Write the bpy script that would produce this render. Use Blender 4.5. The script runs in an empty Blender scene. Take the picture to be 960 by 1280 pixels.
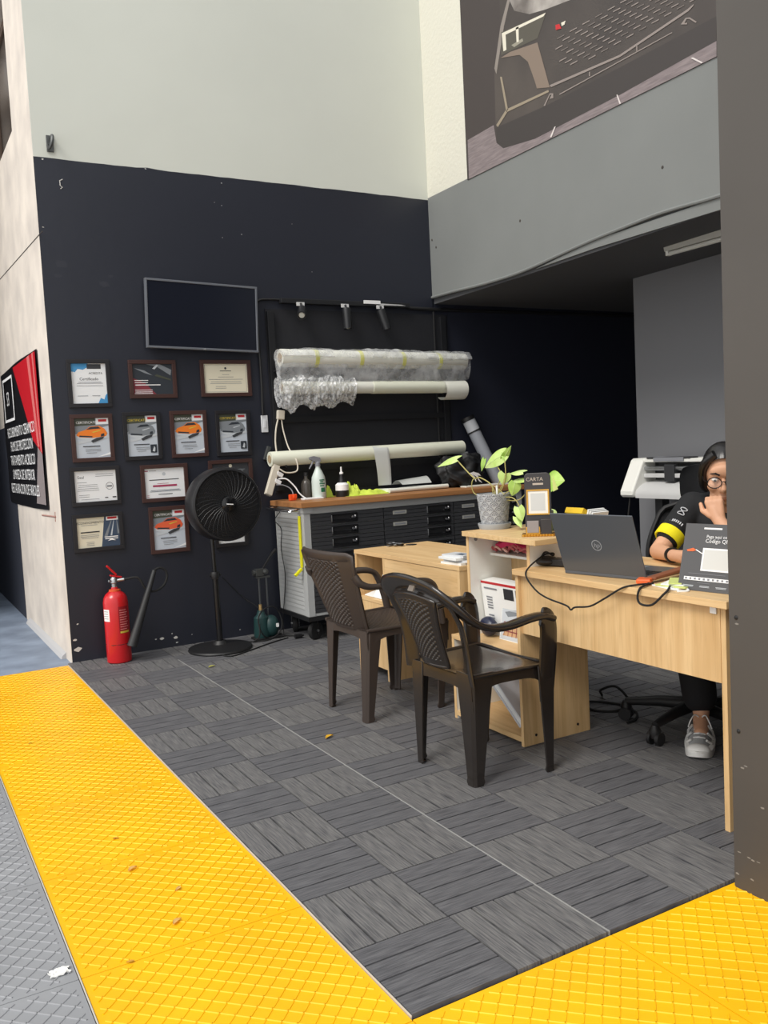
import bpy, math, random
from mathutils import Vector, Matrix, noise
random.seed(7)
S = bpy.context.scene
COL = S.collection
PI = math.pi
V = Vector

# ------------------------------------------------------------------ camera
CAMF = 1103.0
YAW, PIT, ROL = 0.516002982, -0.0745467554, -0.0503323021
CAM = V((-0.94156511, -2.8471315, 1.27983885))
_cy, _sy = math.cos(YAW), math.sin(YAW)
CD = V((_sy*math.cos(PIT), _cy*math.cos(PIT), math.sin(PIT)))
_r = V((_cy, -_sy, 0)); _u = _r.cross(CD)
CR = _r*math.cos(ROL) + _u*math.sin(ROL)
CU = -_r*math.sin(ROL) + _u*math.cos(ROL)
cd = bpy.data.cameras.new('camera'); cam = bpy.data.objects.new('camera', cd); COL.objects.link(cam)
cam.matrix_world = Matrix(((CR.x, CU.x, -CD.x, CAM.x), (CR.y, CU.y, -CD.y, CAM.y), (CR.z, CU.z, -CD.z, CAM.z), (0, 0, 0, 1)))
cd.sensor_fit = 'VERTICAL'; cd.sensor_height = 36.0; cd.lens = CAMF*36.0/1280.0
cd.clip_start = 0.05
S.camera = cam

def at(px, py, ax, v):
    """point of the place seen at a photo pixel, on the plane axis = v"""
    d = CD + CR*((px-480)/CAMF) + CU*((640-py)/CAMF)
    k = 'xyz'.index(ax)
    return CAM + d*((v-CAM[k])/d[k])

# ------------------------------------------------------------------ materials
def lin(c):
    return tuple(((x/255)/12.92 if x/255 <= .04045 else ((x/255+.055)/1.055)**2.4) for x in c) + (1,)
MATS = {}
def mat(name, rgb, rough=.6, metal=0, var=.0, scale=8, bump=0, bscale=60, stretch=(1, 1, 1), rgb2=None, spec=.5, alpha=1, alpha2=None, ascale=20, trans=0, emit=0, coat=0, detail=4, dark=None):
    if name in MATS: return MATS[name]
    m = bpy.data.materials.new(name); m.use_nodes = True
    nt = m.node_tree; N = nt.nodes; L = nt.links
    b = N['Principled BSDF']
    b.inputs['Base Color'].default_value = lin(rgb)
    b.inputs['Roughness'].default_value = rough
    b.inputs['Metallic'].default_value = metal
    b.inputs['Specular IOR Level'].default_value = spec
    b.inputs['Coat Weight'].default_value = coat
    b.inputs['Transmission Weight'].default_value = trans
    b.inputs['Alpha'].default_value = alpha
    if emit:
        b.inputs['Emission Color'].default_value = lin(rgb); b.inputs['Emission Strength'].default_value = emit
    if var or bump or rgb2:
        tc = N.new('ShaderNodeTexCoord'); mp = N.new('ShaderNodeMapping'); mp.inputs['Scale'].default_value = stretch
        L.new(tc.outputs['Object'], mp.inputs['Vector'])
    if var or rgb2:
        n = N.new('ShaderNodeTexNoise'); n.inputs['Scale'].default_value = scale; n.inputs['Detail'].default_value = detail
        L.new(mp.outputs[0], n.inputs['Vector'])
        r = N.new('ShaderNodeValToRGB')
        c = lin(rgb); c2 = lin(rgb2) if rgb2 else tuple(x*(1-var) for x in c[:3])+(1,)
        r.color_ramp.elements[0].position = .32; r.color_ramp.elements[1].position = .68
        r.color_ramp.elements[0].color = c2; r.color_ramp.elements[1].color = c
        L.new(n.outputs['Fac'], r.inputs[0]); L.new(r.outputs[0], b.inputs['Base Color'])
    if bump:
        n2 = N.new('ShaderNodeTexNoise'); n2.inputs['Scale'].default_value = bscale; n2.inputs['Detail'].default_value = 5
        L.new(mp.outputs[0], n2.inputs['Vector'])
        bp = N.new('ShaderNodeBump'); bp.inputs['Strength'].default_value = bump; bp.inputs['Distance'].default_value = .004
        L.new(n2.outputs['Fac'], bp.inputs['Height']); L.new(bp.outputs[0], b.inputs['Normal'])
    if alpha2 is not None:
        tc2 = N.new('ShaderNodeTexCoord'); n3 = N.new('ShaderNodeTexNoise'); n3.inputs['Scale'].default_value = ascale; n3.inputs['Detail'].default_value = 6; n3.inputs['Roughness'].default_value = .7
        L.new(tc2.outputs['Object'], n3.inputs['Vector']); m3 = N.new('ShaderNodeMapRange'); m3.inputs[1].default_value = .38; m3.inputs[2].default_value = .66
        m3.inputs[3].default_value = alpha; m3.inputs[4].default_value = alpha2; L.new(n3.outputs['Fac'], m3.inputs[0]); L.new(m3.outputs[0], b.inputs['Alpha'])
    MATS[name] = m
    return m

def wood(name, rgb, rgb2, axis='y', rough=.5, scale=5):
    """board with long grain running along an axis, broad tone bands and dark streaks"""
    if name in MATS: return MATS[name]
    m = mat(name, rgb, rough)
    nt = m.node_tree; N = nt.nodes; L = nt.links; b = N['Principled BSDF']
    tc = N.new('ShaderNodeTexCoord'); mp = N.new('ShaderNodeMapping')
    st = {'x': (.5, 9, 9), 'y': (9, .5, 9), 'z': (9, 9, .5)}[axis]
    mp.inputs['Scale'].default_value = st
    L.new(tc.outputs['Object'], mp.inputs['Vector'])
    n = N.new('ShaderNodeTexNoise'); n.inputs['Scale'].default_value = scale*.45; n.inputs['Detail'].default_value = 3; n.inputs['Distortion'].default_value = .6
    n2 = N.new('ShaderNodeTexNoise'); n2.inputs['Scale'].default_value = scale*3; n2.inputs['Detail'].default_value = 6
    L.new(mp.outputs[0], n.inputs['Vector']); L.new(mp.outputs[0], n2.inputs['Vector'])
    r = N.new('ShaderNodeValToRGB'); r.color_ramp.elements[0].position = .3; r.color_ramp.elements[1].position = .62
    r.color_ramp.elements[0].color = lin(rgb2); r.color_ramp.elements[1].color = lin(rgb)
    r2 = N.new('ShaderNodeValToRGB'); r2.color_ramp.elements[0].position = .3; r2.color_ramp.elements[1].position = .5
    r2.color_ramp.elements[0].color = (.74, .68, .6, 1); r2.color_ramp.elements[1].color = (1, 1, 1, 1)
    mx = N.new('ShaderNodeMix'); mx.data_type = 'RGBA'; mx.blend_type = 'MULTIPLY'; mx.inputs[0].default_value = .45
    L.new(n.outputs['Fac'], r.inputs[0]); L.new(n2.outputs['Fac'], r2.inputs[0])
    L.new(r.outputs[0], mx.inputs[6]); L.new(r2.outputs[0], mx.inputs[7]); L.new(mx.outputs[2], b.inputs['Base Color'])
    return m

# ------------------------------------------------------------------ mesh builder
class B:
    """collects shapes, builds ONE mesh object; M maps the local shape space to the thing's space"""
    def __init__(s, M=None):
        s.v = []; s.f = []; s.m = []; s.mats = []; s.M = M or Matrix()
        s.cur = 0
    def use(s, m):
        if m not in s.mats: s.mats.append(m)
        s.cur = s.mats.index(m); return s
    def add(s, vs, fs):
        k = len(s.v)
        s.v += [s.M @ V(p) for p in vs]
        s.f += [tuple(i+k for i in f) for f in fs]
        s.m += [s.cur]*len(fs)
        return s
    def box(s, x0, x1, y0, y1, z0, z1):
        return s.add([(x0, y0, z0), (x1, y0, z0), (x1, y1, z0), (x0, y1, z0), (x0, y0, z1), (x1, y0, z1), (x1, y1, z1), (x0, y1, z1)],
                     [(0, 3, 2, 1), (4, 5, 6, 7), (0, 1, 5, 4), (1, 2, 6, 5), (2, 3, 7, 6), (3, 0, 4, 7)])
    def cbox(s, c, d, R=None):
        R = R or Matrix.Identity(3)
        vs = []
        for sz in (-1, 1):
            for sx, sy in ((-1, -1), (1, -1), (1, 1), (-1, 1)):
                vs.append(V(c) + R @ V((sx*d[0]/2, sy*d[1]/2, sz*d[2]/2)))
        return s.add(vs, [(0, 3, 2, 1), (4, 5, 6, 7), (0, 1, 5, 4), (1, 2, 6, 5), (2, 3, 7, 6), (3, 0, 4, 7)])
    def loft(s, rings, cap=True, close=False):
        n = len(rings[0]); vs = [p for r in rings for p in r]; fs = []
        R = len(rings)
        for i in range(R if close else R-1):
            j = (i+1) % R
            for k in range(n):
                fs.append((i*n+k, i*n+(k+1) % n, j*n+(k+1) % n, j*n+k))
        if cap and not close:
            fs.append(tuple(range(n-1, -1, -1))); fs.append(tuple(range((R-1)*n, R*n)))
        return s.add(vs, fs)
    def tube(s, pts, r, n=8, close=False, cap=True):
        pts = [V(p) for p in pts]; R = len(pts)
        rr = r if isinstance(r, (list, tuple)) else [r]*R
        rings = []; prev = None
        for i in range(R):
            a = pts[i-1] if (i or close) else pts[i]; c = pts[(i+1) % R] if (i < R-1 or close) else pts[i]
            t = (c-a).normalized() if (c-a).length > 1e-9 else V((0, 0, 1))
            if prev is None:
                h = V((0, 0, 1)) if abs(t.z) < .9 else V((1, 0, 0))
                u = t.cross(h).normalized()
            else:
                u = (prev - t*prev.dot(t))
                u = u.normalized() if u.length > 1e-6 else t.orthogonal().normalized()
            prev = u; w = t.cross(u)
            rings.append([pts[i] + (u*math.cos(2*PI*k/n) + w*math.sin(2*PI*k/n))*rr[i] for k in range(n)])
        return s.loft(rings, cap, close)
    def cyl(s, p0, p1, r0, r1=None, n=24):
        return s.tube([p0, p1], [r0, r0 if r1 is None else r1], n)
    def lathe(s, prof, c=(0, 0, 0), n=32, R=None):
        """profile of (radius, height) round local z"""
        R = R or Matrix.Identity(3); c = V(c)
        rings = [[c + R @ V((r*math.cos(2*PI*k/n), r*math.sin(2*PI*k/n), z)) for k in range(n)] for r, z in prof]
        return s.loft(rings, cap=True)
    def ring(s, c, R3, r, t, n=40, k=6):
        pts = [V(c) + R3 @ V((r*math.cos(2*PI*i/n), r*math.sin(2*PI*i/n), 0)) for i in range(n)]
        return s.tube(pts, t, k, close=True)
    def prism(s, pts, d):
        """flat outline (3-D points) given thickness along the vector d"""
        n = len(pts); d = V(d); vs = [V(p) for p in pts] + [V(p)+d for p in pts]
        fs = [tuple(range(n-1, -1, -1)), tuple(range(n, 2*n))] + [(k, (k+1) % n, n+(k+1) % n, n+k) for k in range(n)]
        return s.add(vs, fs)
    def grid(s, fn, nu, nv, th=None):
        """fn(u,v) -> point; with th (vector fn) it becomes a closed slab"""
        vs = [fn(i/nu, j/nv) for j in range(nv+1) for i in range(nu+1)]
        W = nu+1
        fs = [(j*W+i, j*W+i+1, (j+1)*W+i+1, (j+1)*W+i) for j in range(nv) for i in range(nu)]
        if th is not None:
            t = V(th); k = len(vs); vs = vs + [V(p)+t for p in vs]
            fs = fs + [tuple(q+k for q in reversed(f)) for f in fs]
            rim = [i for i in range(W)] + [j*W+nu for j in range(1, nv+1)] + [nv*W+i for i in range(nu-1, -1, -1)] + [j*W for j in range(nv-1, 0, -1)]
            for a in range(len(rim)):
                p, q = rim[a], rim[(a+1) % len(rim)]
                fs.append((q, p, p+k, q+k))
        return s.add(vs, fs)
    def sphere(s, c, r, n=16, m=10, R=None):
        rx, ry, rz = r if isinstance(r, (tuple, list)) else (r, r, r)
        R = R or Matrix.Identity(3); rings = []
        for j in range(m+1):
            a = -PI/2 + PI*j/m; e = max(math.cos(a), .004)
            rings.append([V(c) + R @ V((rx*e*math.cos(2*PI*k/n), ry*e*math.sin(2*PI*k/n), rz*math.sin(a))) for k in range(n)])
        return s.loft(rings)
    def text(s, t, size, o, ux, uy, align='LEFT', ext=.0004):
        """lettering: o = anchor, ux / uy = reading and up directions"""
        c = bpy.data.curves.new('t', 'FONT'); c.body = t; c.size = size; c.align_x = align; c.resolution_u = 2
        ob = bpy.data.objects.new('t', c); COL.objects.link(ob)
        bpy.context.view_layer.update()
        me = bpy.data.meshes.new_from_object(ob.evaluated_get(bpy.context.evaluated_depsgraph_get()))
        ux, uy = V(ux).normalized(), V(uy).normalized(); nn = ux.cross(uy)
        s.add([V(o) + ux*v.co.x + uy*v.co.y + nn*ext for v in me.vertices], [tuple(p.vertices) for p in me.polygons])
        bpy.data.objects.remove(ob); bpy.data.curves.remove(c); bpy.data.meshes.remove(me)
        return s
    def build(s, name, parent=None, smooth=40, bevel=0, sub=0, seg=2, off=None, kind=None):
        off = V(off) if off is not None else V((0, 0, 0))
        me = bpy.data.meshes.new(name)
        me.from_pydata([p - off for p in s.v], [], s.f)
        for m in s.mats: me.materials.append(m)
        me.polygons.foreach_set('material_index', s.m)
        me.validate(); me.update()
        import bmesh
        bm = bmesh.new(); bm.from_mesh(me)
        bmesh.ops.recalc_face_normals(bm, faces=bm.faces)
        if smooth:
            for f in bm.faces: f.smooth = True
            a = math.radians(smooth)
            for e in bm.edges:
                e.smooth = len(e.link_faces) == 2 and e.calc_face_angle(0) < a
        bm.to_mesh(me); bm.free()
        o = bpy.data.objects.new(name, me); COL.objects.link(o)
        if parent is not None: o.parent = parent
        o.location = off
        if bevel:
            md = o.modifiers.new('bevel', 'BEVEL'); md.width = bevel; md.segments = seg; md.limit_method = 'ANGLE'; md.angle_limit = math.radians(50)
        if sub:
            md = o.modifiers.new('sub', 'SUBSURF'); md.levels = sub; md.render_levels = sub
        if kind: o['kind'] = kind
        return o
    def thing(s, name, label, cat, base, group=None, **k):
        o = s.build(name, off=base, **k); return tag(o, label, cat, group)

def tag(o, label, cat, group=None):
    o['label'] = label; o['category'] = cat
    if group: o['group'] = group
    return o
def thing(name, label, cat, loc=(0, 0, 0), rz=0, group=None):
    o = bpy.data.objects.new(name, None); COL.objects.link(o); o.empty_display_size = .1
    o.location = loc; o.rotation_euler = (0, 0, rz)
    return tag(o, label, cat, group)
def W(root, M=None):
    """builder for world coordinates under an unrotated root"""
    T = Matrix.Translation(-V(root.location))
    return B(T @ M if M is not None else T)
def part(o, label): o['label'] = label; return o
def rotz(a): return Matrix.Rotation(a, 3, 'Z')
def frame(z, x=None):
    """3x3 with the given local z (and roughly x)"""
    z = V(z).normalized(); x = V(x) if x is not None else (V((0, 0, 1)) if abs(z.z) < .9 else V((1, 0, 0)))
    x = (x - z*x.dot(z)).normalized(); y = z.cross(x)
    return Matrix((x, y, z)).transposed()
def smoothpath(pts, n=6):
    """Catmull-Rom through the points"""
    pts = [V(p) for p in pts]; P = [pts[0]*2-pts[1]] + pts + [pts[-1]*2-pts[-2]]; out = []
    for i in range(1, len(P)-2):
        for k in range(n):
            t = k/n; a, b, c, d = P[i-1], P[i], P[i+1], P[i+2]
            out.append(.5*((2*b) + (c-a)*t + (2*a-5*b+4*c-d)*t*t + (3*b-a-3*c+d)*t**3))
    out.append(pts[-1]); return out
def sweep(b, pts, wv, hw, th, n=10):
    """flat oval section swept along a path: wv = width direction per point, hw half width, th half thickness"""
    R = len(pts); rings = []
    for i in range(R):
        t = (V(pts[min(i+1, R-1)]) - V(pts[max(i-1, 0)])).normalized()
        a = V(wv[i]); a = (a - t*a.dot(t)).normalized(); c = t.cross(a)
        h = hw[i] if isinstance(hw, list) else hw; q = th[i] if isinstance(th, list) else th
        rings.append([V(pts[i]) + a*h*math.copysign(abs(math.cos(2*PI*k/n))**.7, math.cos(2*PI*k/n)) + c*q*math.copysign(abs(math.sin(2*PI*k/n))**.7, math.sin(2*PI*k/n)) for k in range(n)])
    return b.loft(rings)

YW, XC, ZB = 2.993, 2.90, 3.156        # back wall, beam wall, paint border height

# materials
M_black = mat('black wall paint', (37, 40, 51), .42, var=.1, scale=1.5, bump=.25, bscale=14)
M_blackx = mat('black alcove paint', (36, 39, 52), .5, bump=.2, bscale=14)
M_cream = mat('pale wall paint', (212, 215, 206), .8, var=.05, scale=1.2, bump=.25, bscale=9)
M_stucco = mat('cream rough stucco', (216, 214, 201), .85, bump=.9, bscale=38)
M_beam = mat('grey beam paint', (125, 128, 127), .7, var=.07, scale=2, bump=.2, bscale=10)
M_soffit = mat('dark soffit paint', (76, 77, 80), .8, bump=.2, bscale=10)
M_greyw = mat('grey partition paint', (120, 121, 125), .8)
M_pillar = mat('dark taupe pillar paint', (76, 72, 68), .55, var=.08, scale=3, bump=.2, bscale=12)
M_conc = mat('bare concrete', (222, 212, 200), .85, rgb2=(196, 187, 178), scale=3.5, bump=.4, bscale=26, detail=8)
M_blue = mat('worn blue grey floor paint', (136, 150, 170), .6, rgb2=(108, 120, 138), scale=4, detail=8)
M_yel = mat('yellow plastic tile', (250, 190, 4), .4, rgb2=(240, 178, 4), scale=3, detail=8)
M_gryt = mat('grey plastic tile', (152, 154, 158), .5, rgb2=(138, 140, 144), scale=3, detail=8)
M_grout = mat('black underlay', (22, 22, 24), .9)
def deckmat(name, st, rgb, rgb2, bs):
    m = mat(name, rgb, .62, rgb2=rgb2, scale=7, stretch=st, bump=bs, bscale=16, detail=7)
    return m
M_deckx = deckmat('grey deck slat grain along x', (1.6, 34, 1), (108, 108, 111), (70, 70, 74), .4)
M_decky = deckmat('grey deck slat grain along y', (34, 1.6, 1), (124, 123, 122), (74, 74, 78), .45)  # lighter than the x slats: groove sheen put into the colour
M_white = mat('white laminate', (236, 236, 230), .45)
M_oak = wood('light oak laminate lengthwise', (224, 190, 140), (208, 170, 118), 'y')
M_oakv = wood('light oak laminate upright', (224, 190, 140), (206, 168, 116), 'z')
M_oakx = wood('light oak laminate across', (222, 190, 140), (203, 166, 114), 'x')
M_steel = mat('brushed steel', (180, 182, 184), .35, metal=1)
M_chrome = mat('chrome', (210, 210, 212), .18, metal=1)
M_bplas = mat('black plastic', (26, 26, 28), .45)
M_bgloss = mat('glossy black plastic', (20, 20, 22), .22)
M_rubber = mat('black rubber', (24, 24, 25), .8)
M_paper = mat('white paper', (235, 236, 234), .7)
M_ink = mat('black print', (35, 35, 40), .7)
M_gink = mat('grey print', (130, 132, 138), .7)
M_red = mat('red paint', (196, 22, 30), .3, coat=.3)
M_redp = mat('red print', (190, 40, 46), .6)
M_whitep = mat('white print', (240, 240, 240), .6)
POSTER=[
('floor',[(2.433,3.427),(2.124,3.43),(2.101,3.304),(2.028,3.245),(1.699,3.203),(0.945,3.208),(0.277,3.231),(0.279,3.154),(2.436,3.15)]),
('body',[(2.008,4.238),(0.271,3.455),(0.276,3.273),(0.943,3.238),(1.671,3.217),(2.028,3.254),(2.105,3.333),(2.093,3.792),(2.007,4.026)]),
('shadow',[(2.1,3.404),(1.582,3.369),(0.896,3.356),(0.274,3.35),(0.277,3.231),(0.945,3.208),(1.699,3.203),(2.028,3.245),(2.101,3.304)]),
('hood',[(1.922,4.191),(1.858,4.067),(1.708,3.981),(1.55,3.941),(1.325,3.898),(1.3,3.911)]),
('fender',[(2.007,4.034),(1.924,4.165),(1.896,4.153),(1.969,4.018),(2.071,3.747),(2.09,3.791)]),
('lamp',[(2.001,3.991),(1.546,3.922),(1.637,3.803),(2.01,3.846)]),
('led',[(1.995,3.982),(1.551,3.921),(1.573,3.909),(1.955,3.956),(1.953,3.858),(1.985,3.861)]),
('led',[(1.847,3.955),(1.819,3.952),(1.822,3.858),(1.845,3.862)]),
('lampint',[(1.899,3.867),(1.785,3.863),(1.778,3.843),(1.872,3.843)]),
('bronze',[(2.017,3.831),(1.916,3.83),(1.639,3.778),(1.537,3.465),(1.66,3.503),(1.674,3.546),(1.739,3.699),(1.819,3.773)]),
('trim',[(2.031,3.714),(2.01,3.706),(1.959,3.477),(1.98,3.472)]),
('trim',[(1.971,3.483),(1.551,3.454),(1.546,3.44),(1.969,3.463)]),
('trim',[(2.093,3.42),(1.986,3.479),(1.969,3.461),(2.076,3.4)]),
('line',[(1.536,3.478),(0.936,3.424),(0.453,3.461),(0.409,3.469),(0.412,3.461),(0.445,3.448),(0.932,3.411),(1.524,3.461)]),
('line',[(1.45,3.394),(0.557,3.39),(0.555,3.385),(1.448,3.387)]),
('line',[(1.186,3.425),(1.177,3.422),(1.178,3.397),(1.187,3.401)]),
('line',[(0.81,3.422),(0.802,3.418),(0.803,3.389),(0.811,3.393)]),
('line',[(1.6,3.375),(1.539,3.429),(1.506,3.417),(1.507,3.388),(1.541,3.396),(1.521,3.415),(1.537,3.419),(1.587,3.369)]),
('line',[(0.497,3.404),(0.464,3.423),(0.437,3.414),(0.394,3.374),(0.401,3.371),(0.441,3.408),(0.458,3.415),(0.473,3.4),(0.455,3.395),(0.457,3.387)]),
('tile',[(1.551,3.165),(1.535,3.16),(1.493,3.213),(1.506,3.214)]),
('tile',[(0.97,3.215),(0.962,3.215),(0.938,3.155),(0.949,3.156)]),
('tile',[(0.438,3.21),(0.423,3.208),(0.36,3.158),(0.37,3.157)]),
('red',[(1.464,3.81),(1.429,3.802),(1.411,3.768),(1.461,3.779)]),
('led',[(1.414,3.802),(1.374,3.798),(1.385,3.78),(1.41,3.781)]),
('gl',[(1.453,3.727),(1.388,3.723),(1.388,3.717),(1.454,3.721)]),
('line',[(1.339,3.722),(1.276,3.718),(1.276,3.712),(1.339,3.716)]),
('line',[(1.228,3.717),(1.168,3.713),(1.168,3.707),(1.229,3.711)]),
('gl',[(1.122,3.712),(1.064,3.708),(1.064,3.702),(1.122,3.706)]),
('line',[(1.019,3.707),(0.963,3.704),(0.963,3.698),(1.019,3.701)]),
('line',[(0.92,3.703),(0.865,3.699),(0.866,3.693),(0.92,3.697)]),
('line',[(1.404,3.697),(1.34,3.694),(1.341,3.687),(1.405,3.691)]),
('line',[(1.292,3.693),(1.23,3.689),(1.23,3.683),(1.292,3.686)]),
('gl',[(1.183,3.688),(1.123,3.685),(1.124,3.679),(1.183,3.682)]),
('line',[(1.078,3.684),(1.02,3.68),(1.021,3.674),(1.078,3.678)]),
('line',[(0.977,3.68),(0.921,3.676),(0.921,3.67),(0.977,3.674)]),
('gl',[(0.879,3.676),(0.825,3.672),(0.825,3.667),(0.879,3.67)]),
('line',[(0.784,3.672),(0.732,3.668),(0.732,3.663),(0.784,3.666)]),
('line',[(1.471,3.672),(1.406,3.669),(1.406,3.662),(1.472,3.666)]),
('gl',[(1.356,3.668),(1.293,3.665),(1.293,3.658),(1.357,3.662)]),
('line',[(1.245,3.664),(1.184,3.661),(1.185,3.654),(1.246,3.658)]),
('line',[(1.138,3.66),(1.079,3.657),(1.08,3.651),(1.138,3.654)]),
('gl',[(1.035,3.656),(0.978,3.653),(0.978,3.647),(1.035,3.65)]),
('line',[(0.935,3.652),(0.88,3.649),(0.88,3.643),(0.935,3.646)]),
('line',[(0.838,3.649),(0.785,3.646),(0.785,3.64),(0.838,3.643)]),
('gl',[(0.745,3.645),(0.693,3.642),(0.694,3.637),(0.745,3.64)]),
('gl',[(1.422,3.643),(1.358,3.639),(1.358,3.633),(1.423,3.636)]),
('line',[(1.309,3.639),(1.247,3.636),(1.247,3.63),(1.309,3.633)]),
('line',[(1.199,3.635),(1.139,3.632),(1.14,3.626),(1.2,3.629)]),
('gl',[(1.094,3.632),(1.036,3.629),(1.036,3.623),(1.094,3.626)]),
('line',[(0.992,3.629),(0.936,3.626),(0.936,3.62),(0.992,3.623)]),
('line',[(0.893,3.625),(0.839,3.623),(0.84,3.617),(0.894,3.62)]),
('gl',[(0.798,3.622),(0.746,3.62),(0.746,3.614),(0.798,3.617)]),
('line',[(0.706,3.619),(0.655,3.617),(0.656,3.611),(0.706,3.614)]),
('line',[(1.374,3.614),(1.31,3.611),(1.311,3.604),(1.374,3.607)]),
('gl',[(1.262,3.61),(1.201,3.608),(1.201,3.601),(1.262,3.604)]),
('line',[(1.154,3.607),(1.095,3.605),(1.095,3.599),(1.155,3.601)]),
('line',[(1.05,3.605),(0.993,3.602),(0.993,3.596),(1.051,3.598)]),
('gl',[(0.95,3.602),(0.895,3.599),(0.895,3.593),(0.95,3.596)]),
('line',[(0.853,3.599),(0.799,3.596),(0.799,3.591),(0.853,3.593)]),
('line',[(0.759,3.596),(0.707,3.594),(0.707,3.588),(0.759,3.591)]),
('gl',[(0.668,3.594),(0.618,3.591),(0.618,3.586),(0.668,3.588)]),
('line',[(1.44,3.588),(1.375,3.585),(1.376,3.579),(1.441,3.581)]),
('gl',[(1.326,3.585),(1.263,3.582),(1.264,3.576),(1.326,3.579)]),
('line',[(1.216,3.582),(1.156,3.58),(1.156,3.574),(1.216,3.576)]),
('line',[(1.11,3.58),(1.051,3.577),(1.052,3.571),(1.11,3.574)]),
('gl',[(1.007,3.577),(0.951,3.575),(0.951,3.569),(1.008,3.571)]),
('line',[(0.908,3.575),(0.854,3.573),(0.854,3.567),(0.908,3.569)]),
('line',[(0.812,3.573),(0.76,3.571),(0.76,3.565),(0.813,3.567)]),
('gl',[(0.72,3.571),(0.669,3.568),(0.669,3.563),(0.72,3.565)]),
('line',[(0.63,3.568),(0.581,3.566),(0.581,3.561),(0.63,3.563)]),
('line',[(0.543,3.566),(0.495,3.564),(0.496,3.559),(0.543,3.561)]),
('line',[(1.392,3.559),(1.328,3.557),(1.328,3.55),(1.392,3.553)]),
('line',[(1.279,3.557),(1.217,3.554),(1.218,3.548),(1.279,3.55)]),
('gl',[(1.171,3.555),(1.111,3.552),(1.111,3.546),(1.171,3.548)]),
('line',[(1.066,3.553),(1.008,3.55),(1.009,3.544),(1.066,3.547)]),
('line',[(0.965,3.551),(0.909,3.549),(0.91,3.543),(0.965,3.545)]),
('gl',[(0.867,3.549),(0.813,3.547),(0.814,3.541),(0.867,3.543)]),
('line',[(0.773,3.547),(0.721,3.545),(0.721,3.539),(0.773,3.541)]),
('line',[(0.681,3.545),(0.631,3.543),(0.631,3.538),(0.682,3.54)]),
('gl',[(0.593,3.544),(0.544,3.542),(0.544,3.536),(0.593,3.538)]),
('line',[(0.507,3.542),(0.46,3.54),(0.46,3.535),(0.507,3.536)]),
('line',[(1.344,3.531),(1.281,3.529),(1.281,3.522),(1.344,3.524)]),
('gl',[(1.233,3.529),(1.172,3.527),(1.172,3.521),(1.233,3.523)]),
('line',[(1.126,3.527),(1.067,3.525),(1.067,3.519),(1.126,3.521)]),
('line',[(1.023,3.526),(0.966,3.524),(0.966,3.518),(1.023,3.52)]),
('gl',[(0.923,3.524),(0.868,3.522),(0.868,3.517),(0.923,3.518)]),
('line',[(0.827,3.523),(0.774,3.521),(0.774,3.515),(0.827,3.517)]),
('line',[(0.734,3.522),(0.682,3.52),(0.682,3.514),(0.734,3.516)]),
('gl',[(0.643,3.52),(0.594,3.518),(0.594,3.513),(0.644,3.515)]),
('line',[(0.556,3.519),(0.508,3.517),(0.508,3.512),(0.556,3.513)]),
('line',[(0.471,3.518),(0.425,3.516),(0.425,3.511),(0.472,3.512)]),
('line',[(1.187,3.501),(1.127,3.5),(1.127,3.494),(1.187,3.495)]),
('gl',[(1.082,3.5),(1.024,3.499),(1.024,3.493),(1.082,3.494)]),
('line',[(0.98,3.499),(0.924,3.498),(0.924,3.492),(0.98,3.493)]),
('line',[(0.882,3.498),(0.828,3.497),(0.828,3.491),(0.882,3.492)]),
('gl',[(0.787,3.497),(0.734,3.496),(0.735,3.49),(0.787,3.492)]),
('line',[(0.695,3.496),(0.644,3.495),(0.644,3.489),(0.695,3.491)]),
('line',[(0.606,3.495),(0.557,3.494),(0.557,3.488),(0.606,3.49)]),
('gl',[(0.52,3.495),(0.472,3.493),(0.472,3.488),(0.52,3.489)]),
('line',[(0.436,3.494),(0.39,3.492),(0.39,3.487),(0.436,3.488)])]
# ================================================================== SETTING
def struct(b, name, **k):
    o = b.build(name, **k); o['kind'] = 'structure'; return o

# deck floor: 30 cm tiles of four slats, basket-weave
b = B().use(M_grout); b.box(0, 5.2, -1.2, YW, -.05, -.012)
for i in range(0, 17):
    for j in range(-10, 4):
        x0, y1 = .3*i, -.3*j; y0 = y1-.3
        along_x = (i+j) % 2 != 0
        b.use(M_deckx if along_x else M_decky)
        for k in range(4):
            g = .003
            if along_x: b.box(x0+g*.6, x0+.3-g*.6, y0+k*.075+g, y0+(k+1)*.075-g, -.013, 0)
            else: b.box(x0+k*.075+g, x0+(k+1)*.075-g, y0+g*.6, y0+.3-g*.6, -.013, 0)
b.use(mat('pale seam line', (150, 150, 148), .7)).box(.598, .6025, -1.2, 2.6, -.012, .0006)
struct(b, 'floor', smooth=0)

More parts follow.
